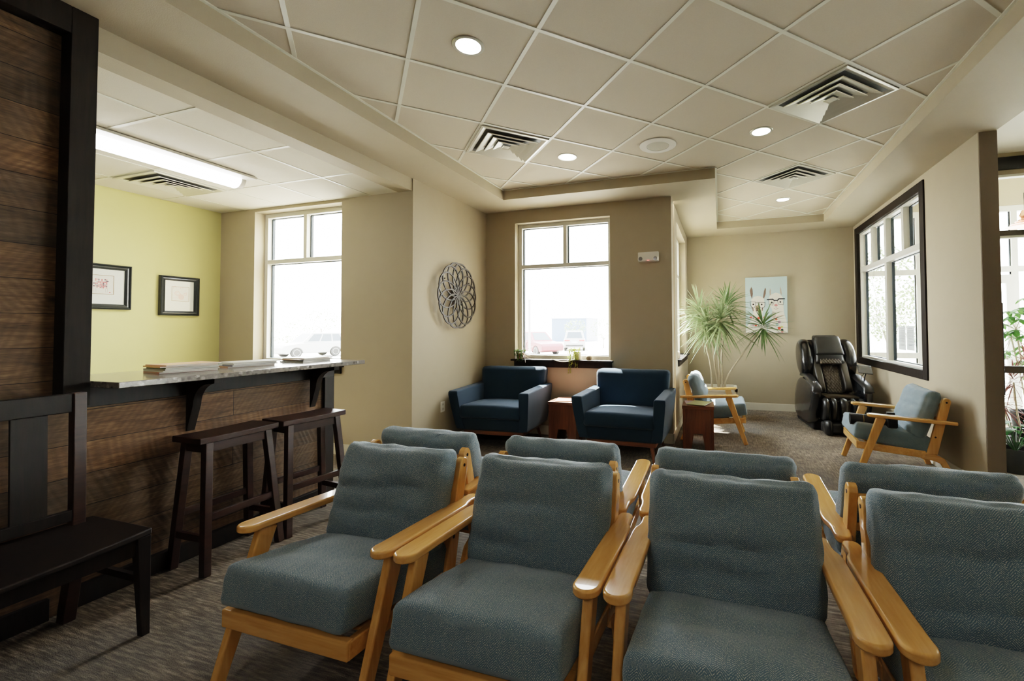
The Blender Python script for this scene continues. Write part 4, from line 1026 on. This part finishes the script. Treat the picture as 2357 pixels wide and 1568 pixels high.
# notices taped to the interior window
for lb, y0, y1, z0, z1 in (('white notice sheet on the inside window, the one nearer the middle post', 5.985, 6.19, 1.06, 1.343), ('white notice sheet on the inside window, the one nearer the dark casing', 5.745, 5.955, 1.066, 1.345)):
    t = thing('notice_sheet', lb, 'notice', (2.066, y0, z0), 0, 'notice sheets taped to the inside window')
    B(0, .0012, 0, y1 - y0, 0, z1 - z0).build('sheet', M['notice'], t, smooth=0)
    m = MB(); w, h = y1 - y0, z1 - z0
    rr = random.Random(int(y0 * 100))
    m.box(-.0008, -.0001, w * .2, w * .8, h * .88, h * .895)
    for k in range(14):
        if k == 11: continue
        zz = h * (.80 - .047 * k); m.box(-.0008, -.0001, w * .12, w * (.88 - rr.uniform(0, .12)), zz, zz + h * .012)
    m.box(-.0008, -.0001, w * .3, w * .7, h * .2, h * .212)
    m.build('printed_line', flat('grey_ink', (.22, .23, .27)), t, smooth=0)
# opening hours lettered on the outer glass, read from outside (mirrored from in here)
def lettering(txt, x, z, size, nm, label):
    cu = bpy.data.curves.new(nm, 'FONT'); cu.body = txt; cu.size = size; cu.align_x = 'CENTER'; cu.extrude = .0008
    ob = bpy.data.objects.new(nm, cu); COL.objects.link(ob); ob.location = (x, 7.612, z); ob.rotation_euler = (pi / 2, 0, pi)
    me = bpy.data.meshes.new_from_object(ob.evaluated_get(bpy.context.evaluated_depsgraph_get())); bpy.data.objects.remove(ob)
    o = bpy.data.objects.new(nm, me); COL.objects.link(o); o.location = (x, 7.612, z); o.rotation_euler = (pi / 2, 0, pi)
    me.materials.clear(); me.materials.append(M['vinyl']); return tag(o, label, 'lettering', 'opening hours lettered on the glass')
M['vinyl'] = leafmat('white_vinyl_letters', (.9, .9, .89), (.94, .94, .93), .8, .8)
lettering('Monday - Thursday', 2.44, 1.475, .064, 'hours_lettering', 'white mirrored lettering Monday - Thursday on the glass, top line')
lettering('7:00 AM - 6:00 PM', 2.44, 1.412, .064, 'hours_lettering', 'white mirrored opening times on the glass, middle line')
lettering('7:00 AM - 1:00 PM', 2.44, 1.292, .064, 'hours_lettering', 'white mirrored opening times on the glass, bottom line')
o = tag(MB().box(2.081, 2.095, 4.185, 4.235, .80, 1.52).build('dark_wall_panel', M['black_matte'], smooth=0, bevel=.008), 'thin dark framed panel mounted on the far side of the brown wall end', 'wall panel')
def pot(t, r, h, mat):
    p = MB().lathe([(r * .75, 0), (r, h), (r * .92, h), (r * .88, h - .05)], 24).build('pot', mat, t)
    MB().lathe([(.001, h - .05), (r * .88, h - .05), (r * .88, h - .04), (.001, h - .035)], 24).build('soil', M['soil'], t)
t = thing('umbrella_plant', 'tall bright green umbrella plant behind the foyer glass', 'potted plant', (3.38, 6.28, 0))
pot(t, .19, .36, M['black_pot'])
r = random.Random(3); lv = MB(); st = MB()
for k in range(6):
    a = k * 1.05 + .3; ex = Vector((cos(a) * .16, sin(a) * .16, 1.0 + .10 * k))
    p0 = Vector((.03 * cos(a), .03 * sin(a), .3)); st.tube([p0, p0.lerp(ex, .5) + Vector((0, 0, .05)), ex], .009, 6)
    for j in range(9):
        b = j * .7 + r.uniform(0, .5); e2 = ex + Vector((cos(b) * r.uniform(.1, .30), sin(b) * r.uniform(.1, .30), r.uniform(-.25, .28)))
        st.tube([ex, e2], .0035, 5)
        for q in range(7):
            c_ = q * 2 * pi / 7; d = Vector((cos(c_), sin(c_), -.25))
            vs, fs = leaf_rows(e2, d, r.uniform(.10, .15), .052, .3, 5); lv.add(vs, fs)
st.build('stem', M['cane'], t); lv.build('leaves', M['scheff'], t, smooth=80)
t = thing('red_dracaena', 'thin red-leaved dracaena behind the foyer glass below the rail', 'potted plant', (2.86, 5.44, 0))
pot(t, .15, .30, M['black_pot'])
for k, (x_, y_, z_) in enumerate(((-.10, -.05, .78), (.06, .02, .92), (.14, -.08, .62), (-.14, .06, .55))):
    MB().tube([(x_ * .2, y_ * .2, .25), (x_ * .7, y_ * .7, z_ * .6), (x_, y_, z_)], .008, 6).build('stem', M['cane'], t)
    crown((x_, y_, z_), .32, 46, 'leaves', M['cordy'], t, 60 + k, .013, low=-.6, droop=(.05, .5))
t = thing('dark_leafy_plant', 'low dark glossy leafy plant at the foot of the foyer glass', 'potted plant', (2.57, 5.02, 0))
pot(t, .13, .22, M['black_pot'])
r = random.Random(9); lv = MB(); st = MB()
for k in range(26):
    a = r.uniform(0, 2 * pi); e2 = Vector((cos(a) * r.uniform(.05, .17), sin(a) * r.uniform(.05, .15), r.uniform(.25, .48)))
    st.tube([(0, 0, .18), e2], .003, 5); vs, fs = leaf_rows(e2, Vector((cos(a), sin(a), .1)), r.uniform(.10, .16), .075, .5, 5); lv.add(vs, fs)
st.build('stem', M['dgreen'], t); lv.build('leaves', M['dgreen'], t, smooth=80)
t = thing('pendant_lamp', 'rose copper pendant lamp hanging in the foyer at the right edge', 'pendant lamp', (3.32, 6.2, 2.50))
MB().tube([(0, 0, .36), (0, 0, .14)], .004, 6).build('cord', M['black_matte'], t)
MB().lathe([(.02, .16), (.03, .15), (.05, .09), (.03, .06)], 20).build('cap', M['copper'], t)
for k in range(3): MB().lathe([(.05 + .03 * k, .055 - .03 * k), (.085 + .04 * k, .035 - .03 * k), (.083 + .04 * k, .033 - .03 * k), (.048 + .03 * k, .053 - .03 * k)], 24).build('shade_tier', M['copper'], t)

# ------------------------------------------------------------------ outdoors
GZ = -.62
struct(MB().box(-140, 120, 8.2, 160, GZ - .1, GZ).box(6.2, 120, -60, 8.2, GZ - .1, GZ).box(-140, -6.2, -60, 8.2, GZ - .1, GZ).build('ground_outside', M['concrete'], smooth=0))
def car(label, x, y, rz, paint, L_=4.7, W_=1.86, H_=1.72, z=GZ):
    """local: length along x (front at +x), origin at the ground centre"""
    t = thing('parked_car', label, 'car', (x, y, z), rz)
    h = L_ / 2
    body = [(-h, .45), (-h + .03, .95), (-h + .10, 1.05), (h - 1.15, 1.02), (h - .15, .88), (h, .70), (h, .38), (h - .25, .28)]
    for cx in (h - .90, -h + .90):
        body += [(cx + .40 * cos(a), .30 + .40 * sin(a)) for a in [pi * k / 8 for k in range(9)]]
    body += [(-h + .2, .28)]
    MB().prism(body, 1, -W_ / 2, W_ / 2).build('body', M[paint], t, bevel=.07, seg=2, smooth=40)
    cab = [[(-h + .08, -W_ / 2 + .05, 1.0), (h - 1.25, -W_ / 2 + .05, 1.0), (h - 1.25, W_ / 2 - .05, 1.0), (-h + .08, W_ / 2 - .05, 1.0)], [(-h + .45, -W_ / 2 + .22, H_), (h - 2.05, -W_ / 2 + .22, H_), (h - 2.05, W_ / 2 - .22, H_), (-h + .45, W_ / 2 - .22, H_)]]
    MB().loft(cab).build('cabin', M[paint], t, bevel=.06, smooth=40)
    w = MB()
    def side(u0, u1, v0, v1):
        for s in (-1, 1):
            q = []
            for u, v in ((u0, v0), (u1, v0), (u1, v1), (u0, v1)):
                xb = (-h + .08) + u * (2 * h - 1.33); xt = (-h + .45) + u * (2 * h - 2.50)
                yb = W_ / 2 - .05 + .006; yt = W_ / 2 - .22 + .006
                q.append((xb + (xt - xb) * v, s * (yb + (yt - yb) * v), 1.0 + (H_ - 1.0) * v))
            w.add(q, [(0, 1, 2, 3)])
    side(.08, .32, .16, .86); side(.35, .62, .16, .86); side(.65, .92, .16, .86)
    for xb, xt, s in ((h - 1.25, h - 2.05, 1), (-h + .08, -h + .45, -1)):
        q = []
        for yy, v in ((-.8, .14), (.8, .14), (.75, .88), (-.75, .88)):
            hw = (W_ / 2 - .05) + (-.17) * v
            q.append((xb + (xt - xb) * v + s * .01, yy * hw, 1.0 + (H_ - 1.0) * v))
        w.add(q, [(0, 1, 2, 3)])
    w.build('window', M['car_glass'], t, smooth=0)
    for cx in (h - .90, -h + .90):
        for s in (-1, 1):
            o = MB().lathe([(.20, -.11), (.34, -.10), (.36, 0), (.34, .10), (.20, .11)], 28).xf(Matrix.Translation((cx, s * (W_ / 2 - .12), .36)) @ Matrix.Rotation(pi / 2, 4, 'X')).build('wheel', M['tyre'], t)
            rm = MB().lathe([(.001, -.08), (.05, -.085), (.05, .085), (.001, .08)], 16)
            for k in range(8):
                b = MB().box(-.022, .022, .03, .215, -.075, .075).xf(Matrix.Rotation(k * pi / 4, 4, 'Z')); rm.add(b.v, b.f)
            rr = flatring(0, 0, .225, .02, -.1, .1, 24).xf(Matrix.Rotation(pi / 2, 4, 'Y')); rm.add(rr.v, rr.f)
            rm.xf(Matrix.Translation((cx, s * (W_ / 2 - .10), .36)) @ Matrix.Rotation(pi / 2, 4, 'X')).build('rim', M['rim'], o)
    for s in (-1, 1): MB().box(-h - .01, -h + .12, s * .62 - .22, s * .62 + .22, .86, .97).build('tail_light', M['tail'], t, bevel=.02)
    MB().box(-h - .012, -h + .02, -.75, .75, .42, .55).build('bumper', M['tyre'], t, bevel=.02)
    B(-h - .016, -h + .02, -.26, .26, .70, .83).build('number_plate', flat('plate_white', (.4, .4, .42)), t)
    return t
car('white estate car seen side-on through the left window', -28.03, 23.75, 1.35 + pi, 'car_white', 4.45)
car('silver car behind the white one at the edge of the left window', -31.2, 33.0, 1.35, 'car_silver')
car('red car at the left edge of the left window, mostly hidden', -34.2, 22.5, 1.35, 'car_red')
car('dark red car seen through the middle window', -13.2, 29.9, .30 - .9, 'car_red')
car('white car seen from behind through the middle window', -12.6, 37.3, 1.88, 'car_white')
def tree(label, x, y, h, R_, seed, trunk=.4, z=GZ, n=700, ls=.20):
    t = thing('outdoor_tree', label, 'tree', (x, y, z), 0, 'trees outside')
    r = random.Random(seed); lv = MB(); th = h * trunk
    br = MB().tube([(0, 0, 0), (.02, 0, th * .6), (0, .02, th + .3)], [.03 + h * .006, .03, .02], 8)
    for k in range(7):
        a = k * .9; br.tube([(0, 0, th * .9), (cos(a) * R_ * .6, sin(a) * R_ * .6, th + (h - th) * r.uniform(.3, .8))], [.014, .006], 6)
    br.build('trunk', M['bark'], t)
    for k in range(n):
        a = r.uniform(0, 2 * pi); v = r.uniform(-1, 1); q = r.uniform(.45, 1) ** .5
        c = Vector((cos(a) * R_ * q * (1 - v * v) ** .5, sin(a) * R_ * q * (1 - v * v) ** .5, th + (h - th) * (.5 + .5 * v * q)))
        d = Vector((r.uniform(-1, 1), r.uniform(-1, 1), r.uniform(-1, 1))); vs, fs = leaf_rows(c, d, ls * r.uniform(.8, 1.5), ls, .1, 2); lv.add(vs, fs)
    lv.build('crown', M['tree_leaf'], t, smooth=0)
tree('slender young tree behind the white car in the left window', -34.1, 30, 3.9, 1.5, 51, .45, n=420, ls=.11)
tree('low bushy tree row left of the young tree in the left window', -42, 33, 2.9, 2.6, 52, .2, n=700, ls=.13)
tree('round small tree in front of the blue building in the middle window', -16.0, 47.5, 3.0, 1.3, 53, .35, n=520, ls=.13)
tree('loose small tree at the right of the middle window', -10.9, 41, 2.9, 1.4, 54, .3, n=380, ls=.12)
tree('large leafy tree filling the left pane of the inside window', 5.05, 16, 4.6, 1.0, 55, .32, n=1900, ls=.085)
tree('broad leafy tree in the right pane of the inside window', 7.3, 20, 3.6, 1.7, 56, .35, n=1300, ls=.10)
bd = thing('blue_building', 'pale blue flat-roofed building far outside the middle window', 'building', (-21.2, 60, GZ))
B(-2.7, 2.7, 0, 6, 0, 3.35).build('wall', M['bldg_blue'], bd, smooth=0)
B(-2.8, 2.8, -.1, 6.1, 3.35, 3.45).build('roof', flat('blue_roof', (.12, .15, .20)), bd, smooth=0)
sp = thing('sign_post', 'pale post outside, at the left side of the middle window', 'post', (-5.5, 12.0, GZ))
MB().tube([(0, 0, 0), (0, 0, 2.79)], .035, 10).build('pole', flat('post_grey', (.2, .2, .2)), sp)
MB().lathe([(.035, 2.79), (.05, 2.80), (.05, 2.82), (.001, 2.84)], 12).build('cap', flat('post_cap', (.22, .22, .22)), sp)

# ------------------------------------------------------------------ light
sun = bpy.data.lights.new('sun', 'SUN'); sun.energy = 55.0; sun.angle = .009; sun.color = (1, .95, .86)
so = bpy.data.objects.new('sun', sun); COL.objects.link(so)
so.rotation_euler = Vector((.38, -.46, -1)).to_track_quat('-Z', 'Y').to_euler()
w = bpy.data.worlds.new('World'); scene.world = w; w.use_nodes = True
nt = w.node_tree; bg = nt.nodes['Background']
tc = nt.nodes.new('ShaderNodeTexCoord'); sp_ = nt.nodes.new('ShaderNodeSeparateXYZ'); nt.links.new(tc.outputs['Generated'], sp_.inputs[0])
rp = nt.nodes.new('ShaderNodeValToRGB'); nt.links.new(sp_.outputs[2], rp.inputs[0])
rp.color_ramp.elements[0].color = (1, .98, .95, 1); rp.color_ramp.elements[1].color = (.86, .93, 1.0, 1)
nt.links.new(rp.outputs[0], bg.inputs[0]); bg.inputs[1].default_value = 18.0
# fill light panels added unseen behind the camera to lift the foreground
for i, (x, y) in enumerate(((-1.2, -1.6), (.9, -1.8))):
    o = thing('added_fill_panel', 'square fill light panel added behind the camera, %s' % ('above the left side' if i == 0 else 'above the right side'), 'ceiling light', (x, y, 2.985))
    B(-.3, .3, -.3, .3, -.012, -.002).build('frame', M['white'], o, smooth=0)
    B(-.27, .27, -.27, .27, -.016, -.012).build('diffuser', M['fill_panel'], o, smooth=0)

# ------------------------------------------------------------------ camera
F_, YAW, PITCH, ROLL, CX, CY = 998.5164, -.3056, .0253, -.0044, 1343.2462, 730.4195
f = Vector((sin(YAW) * cos(PITCH), cos(YAW) * cos(PITCH), sin(PITCH))); rt = Vector((cos(YAW), -sin(YAW), 0)); up = rt.cross(f)
r2_ = rt * cos(ROLL) + up * sin(ROLL); u2_ = up * cos(ROLL) - rt * sin(ROLL)
cam = bpy.data.cameras.new('camera'); co = bpy.data.objects.new('camera', cam); COL.objects.link(co)
mw = Matrix((r2_, u2_, -f)).transposed().to_4x4(); mw.translation = Vector((0, 0, 1.335)); co.matrix_world = mw
cam.sensor_width = 36; cam.sensor_fit = 'HORIZONTAL'; cam.lens = F_ / 2357 * 36
cam.shift_x = (1178.5 - CX) / 2357; cam.shift_y = -(784 - CY) / 2357; cam.clip_start = .02; cam.clip_end = 500
scene.camera = co
scene.view_settings.view_transform = 'Filmic'; scene.view_settings.look = 'Medium High Contrast'; scene.view_settings.exposure = 0.95
scene.cycles.max_bounces = 8; scene.cycles.diffuse_bounces = 5; scene.cycles.transparent_max_bounces = 16
scene.cycles.use_denoising = True; scene.cycles.sample_clamp_indirect = 6
